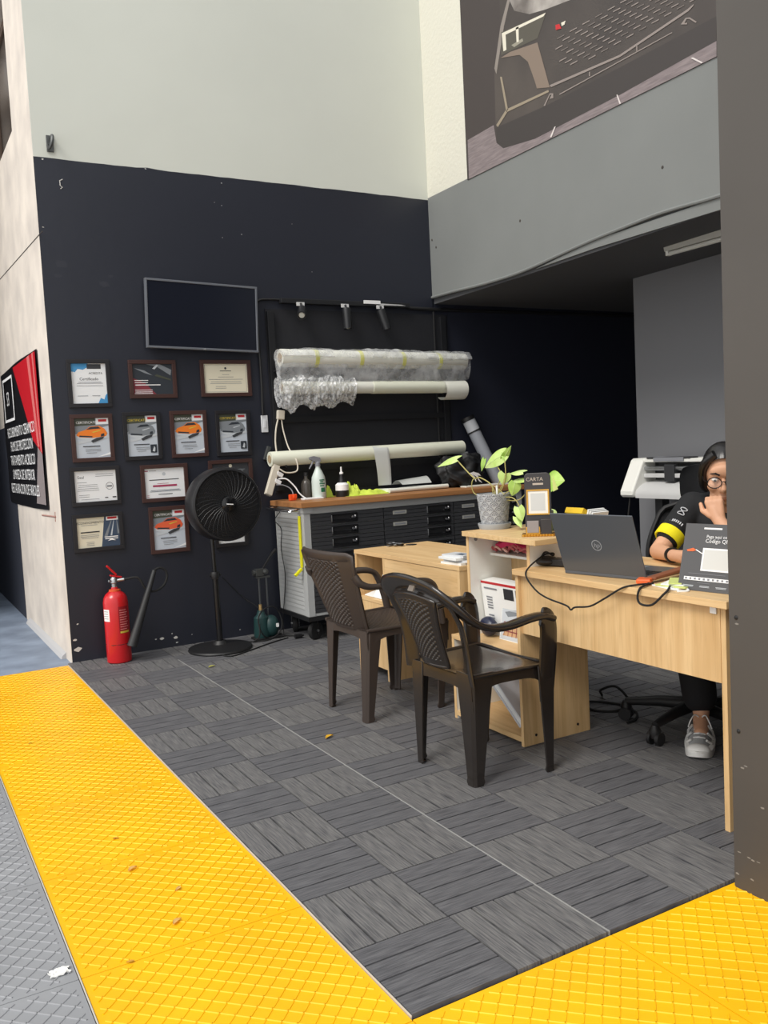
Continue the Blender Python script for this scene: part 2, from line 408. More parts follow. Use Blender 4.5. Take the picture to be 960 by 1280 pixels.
# plastic tiles with raised diamond ribs
def ribtile(b, x0, x1, y0, y1, zt, m, pitch=.0385, rw=.0055, rh=.0022):
    e = .004
    b.use(m).box(x0+.0012, x1-.0012, y0+.0012, y1-.0012, zt-.02, zt)
    X0, X1, Y0, Y1 = x0+.016, x1-.016, y0+.016, y1-.016
    cx, cy = (x0+x1)/2, (y0+y1)/2
    for s in (1, -1):
        d = V((1, s, 0)).normalized(); nrm = V((-d.y, d.x, 0))
        for k in range(-40, 41):
            p = V((cx, cy, 0)) + nrm*(pitch*(k+.5))
            t0, t1 = -9, 9
            for (q, dd, lo, hi) in ((p.x, d.x, X0, X1), (p.y, d.y, Y0, Y1)):
                a, c = (lo-q)/dd, (hi-q)/dd
                t0, t1 = max(t0, min(a, c)), min(t1, max(a, c))
            if t1-t0 < .02: continue
            a, c = p+d*t0, p+d*t1; n2 = nrm*(rw/2); n3 = nrm*(rw/4); u = V((0, 0, zt)); w = V((0, 0, zt+rh))
            b.add([a-n2+u, a+n2+u, c+n2+u, c-n2+u, a-n3+w, a+n3+w, c+n3+w, c-n3+w],
                  [(4, 5, 6, 7), (0, 1, 5, 4), (1, 2, 6, 5), (2, 3, 7, 6), (3, 0, 4, 7)])
ZT = -.006
b = B()
ys = [2.965, 2.39, 1.79, 1.19, .59, -.01, -.61, -1.21, -1.81, -2.41]
for k in range(len(ys)-1): ribtile(b, -.608, -.004, ys[k+1], ys[k], ZT, M_yel)
xs = [-.004, .6, 1.2, 1.8]
for k in range(3): ribtile(b, xs[k], xs[k+1], -1.82, -1.206, ZT, M_yel)
struct(b, 'floor', smooth=0)
b = B()
for q in range(2):
    for k in range(len(ys)-1): ribtile(b, -1.214-.604*q, -.612-.604*q, ys[k+1], ys[k], ZT, M_gryt)
struct(b, 'floor', smooth=0)
b = B().use(M_grout).box(-.612, -.608, -2.4, 2.96, -.02, ZT+.002)
b.use(mat('light edging strip', (196, 190, 178), .6)).box(-.612, -.6085, -2.4, 2.96, ZT, ZT+.003)
b.box(-.003, -.0005, -1.2, 2.96, -.02, -.001)
struct(b, 'trim_1', smooth=0)
b = B().use(M_blue).box(-4.5, .03, 2.966, 9, -.1, -.012)
b.use(mat('old concrete apron', (150, 150, 150), .8)).box(-4.5, 3, -5, 2.966, -.2, -.027)
struct(b, 'floor', smooth=0)

# back wall: concrete core, black paint below, pale paint above with a hand-painted edge
b = B().use(M_conc).box(.03, 5.2, YW+.004, YW+.16, -.05, 5.6)
edge = []
x = .03
while x < XC+.001:
    edge.append((x, ZB + random.uniform(-.002, .002) + (.005 if random.random() < .06 else 0))); x += .07
edge.append((XC+.01, ZB))
b.use(M_black).prism([(.031, YW, -.02), (XC, YW, -.02)] + [(p, YW, q) for p, q in reversed(edge)], (0, .004, 0))
b.use(M_cream).prism([(p, YW+.0005, q) for p, q in edge] + [(XC+.01, YW+.0005, 5.6), (.031, YW+.0005, 5.6)], (0, .004, 0))
b.use(M_blackx).box(XC, 5.2, YW, YW+.004, -.02, 2.5)
# scuffs and chipped paint near the foot of the wall and a few spots above
chip = mat('chipped plaster', (205, 203, 198), .9)
def blot(b, cx, cz, r, y=YW-.0004):
    n = random.randint(5, 8); ph = random.random()*6
    b.add([(cx+r*random.uniform(.5, 1.2)*math.cos(ph+2*PI*k/n)*1.4, y, cz+r*random.uniform(.4, 1)*math.sin(ph+2*PI*k/n)) for k in range(n)], [tuple(range(n))])
b.use(chip)
for px, py, r in ((203, 798, .012), (195, 799, .006), (220, 797, .012), (221, 803, .008), (150, 740, .006), (330, 781, .006), (340, 782, .008), (325, 778, .012), (172, 790, .004), (300, 787, .005), (345, 776, .006), (98, 812, .02), (94, 800, .01), (97, 780, .006), (215, 792, .005), (240, 793, .004)):
    p = at(px, py, 'y', YW); blot(b, p.x, max(p.z, .015), r)
for px, py, r in ((53, 199, .007), (182, 211, .006), (326, 226, .006), (445, 239, .006), (54, 284, .006), (277, 229, .005), (277, 257, .004), (302, 293, .004), (278, 297, .005), (390, 340, .004), (365, 280, .003), (268, 253, .003)):
    p = at(px, py, 'y', YW); blot(b, p.x, p.z, r*.8)
b.use(mat('lighter repaint patches', (44, 46, 56), .5))
for px, py, r in ((130, 355, .03), (139, 345, .015), (193, 341, .014), (76, 330, .035), (72, 345, .02)):
    p = at(px, py, 'y', YW); blot(b, p.x, p.z, r, YW-.0003)
b.use(chip); p = at(76, 230, 'y', YW)
b.tube([(p.x+.012, YW-.001, p.z+.03), (p.x-.005, YW-.001, p.z+.02), (p.x-.004, YW-.001, p.z-.01), (p.x+.008, YW-.001, p.z-.02), (p.x-.004, YW-.001, p.z-.03)], .003, 5)
struct(b, 'wall_back', smooth=0)

# left wall: concrete face running away from the corner, with a recessed high window
b = B().use(M_conc)
b.box(.03, .3, YW+.16, 5.0, -.05, 3.55); b.box(.03, .3, YW+.16, 3.74, 3.55, 5.6); b.box(.03, .3, 5.4, 9, 3.55, 5.6); b.box(.03, .3, 3.74, 5.4, 4.7, 5.6)
b.use(mat('dark navy wall shade', (40, 44, 56), .7)).box(.03, .3, 5.0, 9, -.05, 1.6).use(M_conc).box(.03, .3, 5.0, 9, 1.6, 3.55)  # lower far stretch darkened: shade put into the wall colour
b.use(mat('dark joint', (70, 66, 62), .9))
a, c = at(-6, 356, 'x', .03), at(53, 289, 'x', .03)
b.tube([(.0295, a.y, a.z), (.0295, c.y, c.z)], .0035, 5)
b.use(mat('brown stain', (160, 120, 110), .9))
b.tube([at(53, 644, 'x', .0293), at(70, 646, 'x', .0293)], .006, 5); b.tube([at(69, 640, 'x', .0293), at(69.5, 652, 'x', .0293)], .004, 5)
struct(b, 'wall_left', smooth=0)
b = B().use(mat('brown window frame', (112, 92, 78), .6))
b.box(.16, .2, 3.74, 5.4, 3.55, 3.62); b.box(.16, .2, 3.74, 3.8, 3.62, 4.7); b.box(.16, .2, 5.34, 5.4, 3.62, 4.7); b.box(.16, .2, 3.8, 5.34, 4.64, 4.7)
b.use(mat('dark window pane', (58, 50, 46), .2)).box(.175, .185, 3.8, 5.34, 3.62, 4.64)
struct(b, 'window_1', smooth=0)
# passage beyond, kept dim by an unseen roof and side screen added there
b = B().use(mat('passage wall paint', (70, 72, 78), .7)).box(-4.5, .3, 9, 9.15, -.05, 4.4)
struct(b, 'wall_far', smooth=0)
b = B().use(mat('passage wall paint', (0, 0, 0))).box(-4.5, .03, 5.0, 9.1, 4.2, 4.4); struct(b, 'ceiling', smooth=0)
b = B().use(mat('passage wall paint', (0, 0, 0))).box(-1.35, -1.2, 5.0, 9, -.05, 4.2)
b.box(-.17, -.05, 7.2, 7.4, -.05, 4.2)
struct(b, 'wall_passage_screen', smooth=0)
# kerb strip at the foot of the concrete wall
b = B().use(mat('pale mortar fillet', (176, 176, 178), .9)).prism([(.03, 3.2, -.012), (-.005, 3.2, -.012), (.008, 3.2, .012), (.03, 3.2, .03)], (0, 1.6, 0))
struct(b, 'baseboard_left', smooth=0)

# beam wall with wavy lower edge, its lip, the soffit, the partition and the near pillar
bot = [(YW, 2.405), (2.669, 2.399), (2.366, 2.388), (1.997, 2.386), (1.743, 2.4), (1.506, 2.421), (1.216, 2.446), (.952, 2.46), (.709, 2.472), (.486, 2.468), (.281, 2.461), (-.6, 2.455), (-2.2, 2.45)]
b = B().use(M_beam)
b.prism([(XC, y, z) for y, z in bot] + [(XC, -2.2, ZB+.012), (XC, YW, ZB+.012)], (.22, 0, 0))
b.prism([(XC, 2.457, ZB+.012), (XC, -2.2, ZB+.012), (XC, -2.2, 5.6), (XC, 2.457, 5.6)], (.22, 0, 0))
b.use(M_stucco).prism([(XC, YW, ZB+.012), (XC, 2.457, ZB+.012), (XC, 2.457, 5.6), (XC, YW, 5.6)], (.22, 0, 0))
b.use(M_beam).tube(smoothpath([(XC-.002, y, z+.008) for y, z in bot], 4), .011, 8)
b.use(mat('dark joint', (0, 0, 0)))
for px, py in ((650, 276), (828, 209), (540, 300), (545, 309)):
    p = at(px, py, 'x', XC-.001); b.sphere(p, (.003, .009, .009), 8, 6)
struct(b, 'wall_right', smooth=30)
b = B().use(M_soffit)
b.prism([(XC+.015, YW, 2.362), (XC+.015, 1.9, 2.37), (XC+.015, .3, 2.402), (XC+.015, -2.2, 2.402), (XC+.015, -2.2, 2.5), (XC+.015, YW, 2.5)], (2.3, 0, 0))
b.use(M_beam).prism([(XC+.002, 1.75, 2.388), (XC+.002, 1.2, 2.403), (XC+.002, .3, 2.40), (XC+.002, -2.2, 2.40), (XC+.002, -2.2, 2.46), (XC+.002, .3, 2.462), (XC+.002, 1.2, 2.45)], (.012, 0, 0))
struct(b, 'ceiling', smooth=0)
b = B().use(M_greyw).box(3.8, 4.0, -2.2, 1.77, -.05, 2.42); struct(b, 'wall_partition', smooth=0)
b = B().use(M_blackx).box(5.2, 5.35, -2.2, YW+.16, -.05, 5.6); b.box(1.6, 5.2, -2.35, -2.2, -.05, 5.6); struct(b, 'wall_alcove', smooth=0)
b = B().use(M_pillar).box(1.055, 1.5, -2.3, -1.222, -.03, 5.6)
b.use(mat('pillar scratches', (132, 128, 122), .8))
for px, py in ((936, 1072), (941, 1076), (948, 1078), (928, 960), (932, 958), (922, 1092), (924, 1065), (940, 1100), (921, 780), (953, 1010)):
    p = at(px, py, 'x', 1.0545); n = 5
    b.add([(1.0545, p.y+.007*math.cos(2*PI*k/n), p.z+random.uniform(.001, .004)*math.sin(2*PI*k/n)) for k in range(n)], [tuple(range(n))])
for px, py in ((920, 772), (923, 914)):
    p = at(px, py, 'x', 1.054); b.use(M_bplas).sphere(p, (.003, .006, .006), 8, 6)
struct(b, 'wall_pillar', smooth=0)

# ================================================================== PRINTS ON FLAT THINGS
class Pr:
    """flat artwork on a board: u right, v up, both 0..1; every call lies a hair in front of the last"""
    def __init__(s, b, o, ux, uy, w, h, n, step=.00025):
        s.b, s.o, s.ux, s.uy, s.w, s.h, s.n, s.k, s.st = b, V(o), V(ux).normalized(), V(uy).normalized(), w, h, V(n).normalized(), 0, step
    def p(s, u, v): return s.o + s.ux*u*s.w + s.uy*v*s.h + s.n*s.k*s.st
    def poly(s, m, pts, lift=True):
        if lift: s.k += 1
        s.b.use(m); s.b.add([s.p(*q) for q in pts], [tuple(range(len(pts)))])
    def rect(s, m, u0, v0, u1, v1, lift=True): s.poly(m, [(u0, v0), (u1, v0), (u1, v1), (u0, v1)], lift)
    def lines(s, m, u0, u1, vs, th=.012, jit=.15):
        s.k += 1
        for i, v in enumerate(vs):
            a = random.uniform(0, jit)*(u1-u0)/2
            s.rect(m, u0+a, v, u1-a, v+th, False)
    def txt(s, m, t, u, v, size, align='CENTER'):
        s.k += 1; s.b.use(m); s.b.text(t, size, s.p(u, v), s.ux, s.uy, align, .0001)
    def disc(s, m, u, v, r, n=20, hole=0):
        s.k += 1; s.b.use(m); c = s.p(u, v)
        if hole:
            vs = [c+(s.ux*math.cos(2*PI*k/n)+s.uy*math.sin(2*PI*k/n))*q for q in (r, hole) for k in range(n)]
            s.b.add(vs, [(k, (k+1) % n, n+(k+1) % n, n+k) for k in range(n)])
        else: s.b.add([c+(s.ux*math.cos(2*PI*k/n)+s.uy*math.sin(2*PI*k/n))*r for k in range(n)], [tuple(range(n))])

F_dark = mat('black frame wood', (34, 33, 37), .4)
F_brown = mat('dark brown frame wood', (66, 42, 38), .45)
PP = dict(white=mat('certificate paper', (238, 240, 242), .35), grey=mat('certificate silver paper', (196, 204, 214), .35), cream=mat('cream certificate paper', (226, 220, 198), .4),
          blue=mat('blue print', (70, 150, 205), .5), dk=mat('charcoal print', (58, 60, 64), .5), orange=mat('orange car print', (236, 128, 40), .45), rorange=mat('red orange car print', (226, 98, 62), .45),
          mid=mat('mid grey print', (128, 134, 140), .5), lt=mat('light grey print', (196, 202, 208), .5), navy=mat('navy print', (60, 76, 98), .5), mar=mat('maroon print', (128, 50, 60), .5),
          pink=mat('crimson print', (170, 50, 90), .5), olive=mat('dark olive print', (70, 74, 62), .5), yel=mat('yellow print', (215, 190, 70), .5), pho=mat('dark photo print', (44, 50, 58), .5))
def cert(x0, x1, z0, z1, label, fm, draw, tilt=0, fw=.026):
    w, h = x1-x0, z1-z0
    r = thing('picture_frame', label, 'framed certificate', ((x0+x1)/2, YW, z0), group='framed certificates on the black wall')
    b = W(r); b.use(fm)
    d = .018
    for (a, c, e, g) in ((0, w, 0, fw), (0, w, h-fw, h), (0, fw, fw, h-fw), (w-fw, w, fw, h-fw)):
        b.box(x0+a, x0+c, YW-d, YW-.001, z0+e, z0+g)
    b.build('frame', r, smooth=0, bevel=.002)
    b = W(r); p = Pr(b, (x0+fw-.002, YW-.006, z0+fw-.002), (1, 0, 0), (0, 0, 1), w-2*fw+.004, h-2*fw+.004, (0, -1, 0))
    b.use(PP['white']).box(x0+fw-.002, x1-fw+.002, YW-.006, YW-.001, z0+fw-.002, z1-fw+.002)
    draw(p); b.build('print', r, smooth=0)
def carpic(p, body, u0, v0, w, h, shade):
    f = lambda q: [(u0+a*w, v0+c*h) for a, c in q]
    p.poly(shade, f([(0, .18), (.5, .0), (1, .18), (.95, .34), (.5, .2), (.05, .38)]))
    p.poly(body, f([(0, .42), (.08, .62), (.3, .75), (.45, .95), (.75, 1), (.92, .8), (1, .5), (.95, .3), (.55, .22), (.1, .28)]))
    p.poly(PP['pho'], f([(.32, .76), (.47, .93), (.72, .95), (.8, .82)]))
    p.poly(PP['pho'], f([(.1, .3), (.5, .25), (.52, .33), (.1, .4)]))
    p.poly(PP['yel'] if body != PP['mid'] else PP['lt'], f([(.55, .55), (.8, .68), (.78, .72), (.5, .6)]))
    p.poly(PP['pho'], f([(.78, .28), (.9, .33), (.9, .5), (.8, .46)]))
def d_blue(p):
    p.poly(PP['blue'], [(0, 1), (.5, 1), (.48, .9), (.35, .84), (.2, .86), (.12, .78), (0, .8)]); p.rect(PP['dk'], .46, .86, .86, .98)
    p.txt(M_ink, 'ACREDITA', .7, .73, .018); p.txt(M_ink, 'Certificado', .5, .58, .026)
    p.lines(M_gink, .14, .9, [.53, .5, .44], .01); p.lines(M_gink, .15, .45, [.19]); p.lines(M_gink, .55, .8, [.19]); p.poly(PP['blue'], [(.72, 0), (1, 0), (1, .26), (.94, .2), (.9, .1), (.8, .14)])
def d_red(p):
    p.rect(PP['pho'], 0, 0, 1, 1); p.poly(PP['mar'], [(0, 0), (.58, 0), (.3, .38), (0, .55)]); p.poly(PP['mid'], [(.35, .98), (.6, .92), (.95, .62), (.98, .8), (.7, .98)]); p.poly(PP['lt'], [(.5, .84), (.62, .98), (.66, .95), (.56, .82)])
    p.poly(PP['mid'], [(.05, .86), (.3, .7), (.5, .62), (.3, .78)]); p.poly(PP['olive'], [(.55, .6), (.95, .45), (.95, .5), (.6, .66)])
    p.lines(M_whitep, .02, .4, [.45, .38], .02); p.lines(M_whitep, .02, .72, [.3], .028); p.lines(M_whitep, .02, .5, [.14, .08, .03], .018)
def d_cream(p):
    p.rect(PP['cream'], 0, 0, 1, 1); p.rect(M_gink, .03, .04, .97, .96); p.rect(PP['cream'], .036, .048, .964, .952); p.disc(PP['dk'], .5, .84, .008)
    p.lines(M_ink, .36, .64, [.74], .02); p.lines(M_gink, .42, .58, [.62]); p.lines(M_gink, .3, .7, [.54]); p.lines(M_gink, .1, .9, [.46, .38, .32]); p.lines(M_gink, .25, .5, [.22, .16])
def d_car(body):
    def f(p):
        p.rect(PP['grey'], 0, 0, 1, 1); p.rect(PP['olive'], 0, .78, .62, 1); p.poly(PP['mid'], [(0, .6), (1, .8), (1, .84), (0, .8)]); p.rect(PP['white'], .64, .84, 1, 1); p.rect(M_redp, .7, .9, .94, .96)
        p.txt(M_whitep if body != PP['mid'] else PP['yel'], 'CERTIFICATE', .35, .86, .0215)
        p.poly(PP['lt'], [(0, .34), (1, .5), (1, .56), (0, .42)])
        carpic(p, body, .04, .42, .9, .38, PP['lt']); p.poly(PP['dk'], [(.5, .38), (.8, .47), (.85, .53), (.62, .5), (.45, .43)])
        p.lines(M_ink, .2, .72, [.28], .022); p.lines(M_gink, .25, .75, [.21, .17]); p.lines(M_gink, .3, .6, [.12])
        if body == PP['mid']: p.rect(PP['pho'], .74, .08, .95, .28); p.poly(PP['lt'], [(.8, .12), (.86, .24), (.9, .2), (.88, .1)])
        else: p.poly(PP['white'], [(.6, .02), (1, .07), (1, .13)])
    return f
def d_white(p):
    p.txt(M_ink, 'Seal', .08, .75, .026, 'LEFT'); p.lines(M_gink, .5, .95, [.86, .8], .014); p.lines(M_gink, .06, .3, [.62]); p.lines(M_gink, .06, .58, [.54, .48, .42, .36]); p.lines(M_gink, .08, .35, [.22, .16])
    p.disc(M_gink, .83, .48, .024, 24, .021); p.lines(M_ink, .77, .89, [.46], .03, 0); p.lines(M_ink, .7, .78, [.1], .025); p.lines(M_ink, .88, .98, [.1], .035); p.lines(M_gink, .1, .6, [.08])
def d_pink(p):
    p.disc(PP['lt'], .49, .8, .012); p.lines(PP['pink'], .02, .1, [.9], .03, 0); p.lines(M_gink, .12, .3, [.91]); p.lines(M_ink, .1, .88, [.6], .025); p.lines(PP['pink'], .3, .6, [.48]); p.rect(PP['pink'], .2, .38, .8, .44); p.lines(PP['navy'], .1, .9, [.26, .22], .014); p.lines(M_ink, .3, .7, [.12], .02); p.lines(PP['pink'], .03, .1, [.05, .1])
def d_recon(p):
    p.rect(PP['cream'], 0, 0, 1, 1); p.poly(PP['navy'], [(.56, 0), (1, 0), (1, 1), (.66, 1)]); p.poly(PP['mid'], [(.86, .98), (.62, .3), (.7, .3)]); p.poly(PP['lt'], [(.9, .98), (.78, .35), (.82, .35)]); p.poly(PP['mid'], [(.94, .98), (.95, .4), (1, .4)])
    p.rect(PP['white'], .7, .86, .98, 1); p.rect(M_redp, .73, .9, .95, .97); p.txt(M_ink, 'RECONOCIMIENTO', .3, .79, .0205); p.lines(M_gink, .1, .5, [.74]); p.lines(M_ink, .06, .56, [.5], .035); p.lines(M_gink, .08, .52, [.42, .37, .32]); p.lines(M_gink, .2, .4, [.18, .13, .08]); p.lines(M_whitep, .64, .96, [.3, .24], .03); p.poly(M_whitep, [(.7, .18), (.8, .26), (.9, .18), (.8, .2)])
def d_brown(p):
    p.rect(PP['dk'], 0, 0, 1, 1); p.disc(PP['cream'], .5, .9, .012); p.lines(PP['mid'], .1, .9, [.75, .7], .02)
def d_plain(p): p.lines(M_gink, .15, .85, [.75, .68, .6, .5]); p.lines(M_ink, .25, .75, [.85], .03)
cert(.128, .394, 1.618, 1.922, 'framed certificate with bright blue splashes in two corners, top left of the wall', F_dark, d_blue)
cert(.512, .826, 1.67, 1.92, 'wide framed print, charcoal with a dark red corner, below the television', F_brown, d_red)
cert(.992, 1.355, 1.673, 1.922, 'wide cream certificate with a thin ruled border, top right of the wall', F_brown, d_cream)
cert(.124, .387, 1.273, 1.576, 'orange car certificate in a brown frame, leftmost of its row', F_brown, d_car(PP['orange']))
cert(.451, .698, 1.268, 1.583, 'grey car certificate in a black frame between the two orange car ones', F_dark, d_car(PP['mid']))
cert(.763, 1.015, 1.271, 1.583, 'orange car certificate in a brown frame between the two grey car ones', F_brown, d_car(PP['orange']))
cert(1.077, 1.327, 1.266, 1.579, 'grey car certificate in a black frame, nearest the white wall switch', F_dark, d_car(PP['mid']))
cert(.099, .409, .993, 1.242, 'wide white certificate with a small round grey seal, black frame', F_dark, d_white)
cert(.543, .86, .985, 1.233, 'wide white certificate with a crimson bar across, brown frame', F_brown, d_pink)
cert(1.007, 1.324, 1.0, 1.24, 'brown framed dark certificate mostly hidden behind the fan head', F_brown, d_brown)
cert(.091, .407, .699, .943, 'wide cream certificate with a slanted navy panel, lowest at the left', F_dark, d_recon)
cert(.578, .842, .64, .952, 'red orange car certificate in a brown frame, lowest of the car ones', F_brown, d_car(PP['rorange']))
cert(1.02, 1.262, .638, .94, 'white certificate showing only its lower edge below the fan head', F_dark, d_plain)

# television
r = thing('television', 'black flat television with a thin silver bezel on the black wall', 'television', (1.02, YW, 2.0))
RT = Matrix.Translation((1.021, YW, 2.204)) @ Matrix.Rotation(math.radians(2.0), 4, 'Y')
w, h = .772, .448
b = W(r, RT).use(mat('television silver bezel', (122, 126, 134), .35, metal=.4))
f = .014
for q in ((-w/2, w/2, -h/2, -h/2+f), (-w/2, w/2, h/2-f, h/2), (-w/2, -w/2+f, -h/2+f, h/2-f), (w/2-f, w/2, -h/2+f, h/2-f)): b.box(q[0], q[1], -.075, -.045, q[2], q[3])
b.build('bezel', r, smooth=0, bevel=.002)
b = W(r, RT).use(M_bplas).box(-w/2+.01, w/2-.01, -.05, -.02, -h/2+.01, h/2-.01).box(-.2, .2, -.02, .0, -.12, .12); b.build('housing', r, smooth=0)
b = W(r, RT).use(mat('television screen', (30, 33, 43), .12)).box(-w/2+f, w/2-f, -.071, -.05, -h/2+f, h/2-f); b.build('screen', r, smooth=0)
b = W(r, RT).use(M_whitep).text('LG', .011, (0, -.0755, -h/2+.0025), (1, 0, 0), (0, 0, 1), 'CENTER'); b.build('logo', r, smooth=0)

# wall hook and small wall devices
p = at(62, 180, 'y', YW)
r = thing('wall_hook', 'small dark metal hook on the pale wall above the black paint', 'hook', (p.x, YW, p.z-.05))
m = mat('dark galvanised metal', (92, 94, 94), .5, metal=.6)
b = W(r).use(m).box(p.x-.02, p.x+.022, YW-.01, YW, p.z-.05, p.z+.05); b.build('plate', r, smooth=0, bevel=.003)
b = W(r).use(m); b.tube(smoothpath([(p.x+.01, YW-.01, p.z+.035), (p.x+.008, YW-.06, p.z+.03), (p.x, YW-.075, p.z-.015), (p.x-.012, YW-.05, p.z-.04), (p.x-.02, YW-.055, p.z-.02)], 5), .011, 8); b.build('hook', r)
r = thing('wall_switch', 'white wall switch plate right of the certificates', 'switch', (1.437, YW, 1.414))
b = W(r).use(mat('white switch plastic', (216, 218, 222), .4)).box(1.413, 1.463, YW-.01, YW, 1.418, 1.537); b.build('plate', r, smooth=0, bevel=.003)
b = W(r).use(mat('white switch plastic', (0, 0, 0))).box(1.428, 1.448, YW-.016, YW-.01, 1.45, 1.505); b.build('rocker', r, smooth=0, bevel=.002)

# poster of a car on the beam wall
PCOL = dict(floor=mat('poster pale road', (142, 131, 132), .7, rgb2=(118, 108, 110), scale=30, stretch=(1, .3, 3)), body=mat('poster car body', (82, 75, 71), .6, rgb2=(60, 55, 54), scale=1.6), shadow=mat('poster road shadow', (62, 57, 56), .6), hood=mat('poster hood highlight', (190, 184, 178), .6, rgb2=(104, 98, 94), scale=4),
            fender=mat('poster fender light', (138, 130, 124), .6), lamp=mat('poster lamp glass', (84, 80, 72), .5), led=mat('poster lamp strip', (222, 216, 200), .5), lampint=mat('poster lamp inner', (150, 146, 132), .5),
            bronze=mat('poster bronze intake', (130, 115, 103), .6), trim=mat('poster tan trim', (150, 138, 120), .6), line=mat('poster light lines', (142, 132, 127), .6), gl=mat('poster grille glints', (112, 104, 100), .6), tile=mat('poster road lines', (216, 208, 206), .6), red=M_redp)
r = thing('wall_poster', 'large dark poster of a sports car front on the grey beam wall', 'poster', (XC, 1.2, 3.156))
b = W(r).use(mat('poster dark ground', (66, 59, 58), .6)).box(XC-.006, XC-.0005, -.3, 2.457, 3.156, 4.75)
lay = ['floor', 'body', 'shadow', 'hood', 'fender', 'lamp', 'lampint', 'led', 'bronze', 'trim', 'gl', 'line', 'tile', 'red']
for n, pts in POSTER:
    b.use(PCOL[n]); xx = XC-.0063-.0003*lay.index(n)
    b.add([(xx, min(max(y, -.3), 2.456), max(z, 3.1565)) for y, z in pts], [tuple(range(len(pts)))])
b.build('print', r, smooth=0)

# banner on the concrete face
r = thing('wall_banner', 'black and red vinyl banner with white lettering on the concrete wall', 'banner', (.03, 4.4, .965))
y1, y0, z0, z1 = 5.35, 3.40, .965, 2.035
m = mat('banner black vinyl', (26, 26, 30), .3)
b = W(r).use(m); b.grid(lambda u, v: (.03-.008-.003*math.sin(u*9+v*3)-.002*math.sin(v*14), y1+(y0-y1)*u, z0+(z1-z0)*v+.012*math.sin(u*PI)*(1 if v > .5 else -1)), 24, 14, (.003, 0, 0)); b.build('sheet', r)
b = W(r); p = Pr(b, (.03-.016, y1, z0), (0, -1, 0), (0, 0, 1), y1-y0, z1-z0, (-1, 0, 0), .0004)
p.poly(mat('banner red', (200, 26, 40), .35), [(.42, .99), (.99, .99), (.99, .35), (.8, .45)])
p.poly(mat('banner pale red', (226, 120, 118), .35), [(.8, .99), (.86, .99), (.94, .4), (.9, .4)]); p.poly(mat('banner pale red', (0, 0, 0)), [(.92, .99), (.95, .99), (.985, .36), (.96, .37)])
p.poly(mat('banner silver', (150, 140, 140), .35), [(.78, .03), (.99, .03), (.99, .35), (.9, .4)])
for q in ((.08, .62, .1, .95), (.36, .62, .38, .95), (.08, .62, .38, .64), (.08, .93, .38, .95)): p.rect(M_whitep, *q)
p.txt(M_whitep, 'S3', .22, .74, .16)
for k, t in enumerate(('RECUBRIMIENTO CERAMICO', 'FILMS DE PROTECCION', 'TRATAMIENTO ACRILICO', 'LIMPIEZA DE INTERIOR', 'RESTAURACION DE FAROLES')):
    p.txt(M_whitep, t, .5, .5-.105*k, .112)
b.build('print', r, smooth=0)
r2 = None
# black conduit, track and spotlights
def along(pts): return [V(q) for q in pts]
b = B().use(M_bplas)
b.tube(smoothpath([(1.425, YW-.012, 1.54), (1.43, YW-.012, 1.8), (1.425, YW-.012, 2.25), (1.44, YW-.012, 2.33), (1.52, YW-.012, 2.345), (1.66, YW-.012, 2.343)], 6), .009, 8)
tag(b.build('cable_conduit', off=(1.43, YW, 1.54)), 'thin black conduit running down the wall beside the television', 'conduit')
b = B().use(M_bplas); b.tube([(2.66, YW-.014, 2.322), (2.9, YW-.014, 2.318), (5.1, YW-.014, 2.33)], .014, 8)
tag(b.build('cable_conduit', off=(2.66, YW, 2.32)), 'black conduit running along the wall top into the dark alcove', 'conduit')
b = B().use(M_bplas).tube([(2.893, YW-.017, 2.30), (2.893, YW-.017, .98)], .008, 8)
tag(b.build('cable_conduit', off=(2.893, YW, .98)), 'black vertical conduit at the right edge of the roll rack', 'conduit')
r = thing('track_light_rail', 'black lighting track mounted on the black wall above the rolls', 'lighting track', (2.13, YW, 2.32))
b = W(r).use(mat('satin black metal', (30, 31, 34), .4)).box(1.6, 2.66, YW-.05, YW, 2.318, 2.352); b.build('rail', r, smooth=0, bevel=.003)
b = W(r).use(M_whitep).box(2.26, 2.4, YW-.056, YW-.05, 2.335, 2.36); b.use(mat('torn tape', (196, 196, 196), .6)).prism([(2.4, YW-.053, 2.34), (2.58, YW-.053, 2.337), (2.62, YW-.053, 2.33), (2.4, YW-.053, 2.328)], (0, -.002, 0)); part(b.build('torn_tape', r, smooth=0), 'torn white tape')
SPM = mat('satin black metal', (0, 0, 0))
for k, (x, d, lab) in enumerate(((1.745, V((-.42, -.75, -.6)), 'black track spotlight turned outward showing its lens'), (2.1, V((0, -.08, -1)), 'black track spotlight pointing straight down'), (2.395, V((.3, -.1, -1)), 'black track spotlight tilted to the right'))):
    r = thing('track_spotlight', lab, 'spotlight', (x, YW-.05, 2.318), group='spotlights on the black track')
    d.normalize(); c = V((x, YW-.075, 2.262)); R = frame(d); a = c - d*.03; e = c + d*(.075 if k == 0 else .12)
    b = W(r).use(SPM).tube([(x, YW-.06, 2.318), (x, YW-.07, 2.29), c], .008, 8); b.build('stem', r)
    b = W(r).use(mat('white clip', (214, 214, 214), .5)).box(x-.03, x+.03, YW-.058, YW-.051, 2.3, 2.326); part(b.build('adapter', r, smooth=0), 'white clip')
    b = W(r).use(SPM).lathe([(.004, -.03), (.03, -.03), (.032, -.02), (.032, (e-c).length), (.027, (e-c).length), (.026, (e-c).length-.015), (.004, (e-c).length-.018)], c, 24, R); b.build('lamp_body', r)
    b = W(r).use(mat('lamp lens', (205, 205, 196), .25)).lathe([(.003, (e-c).length-.017), (.024, (e-c).length-.016), (.02, (e-c).length-.006), (.003, (e-c).length-.004)], c, 20, R); b.build('lens', r)

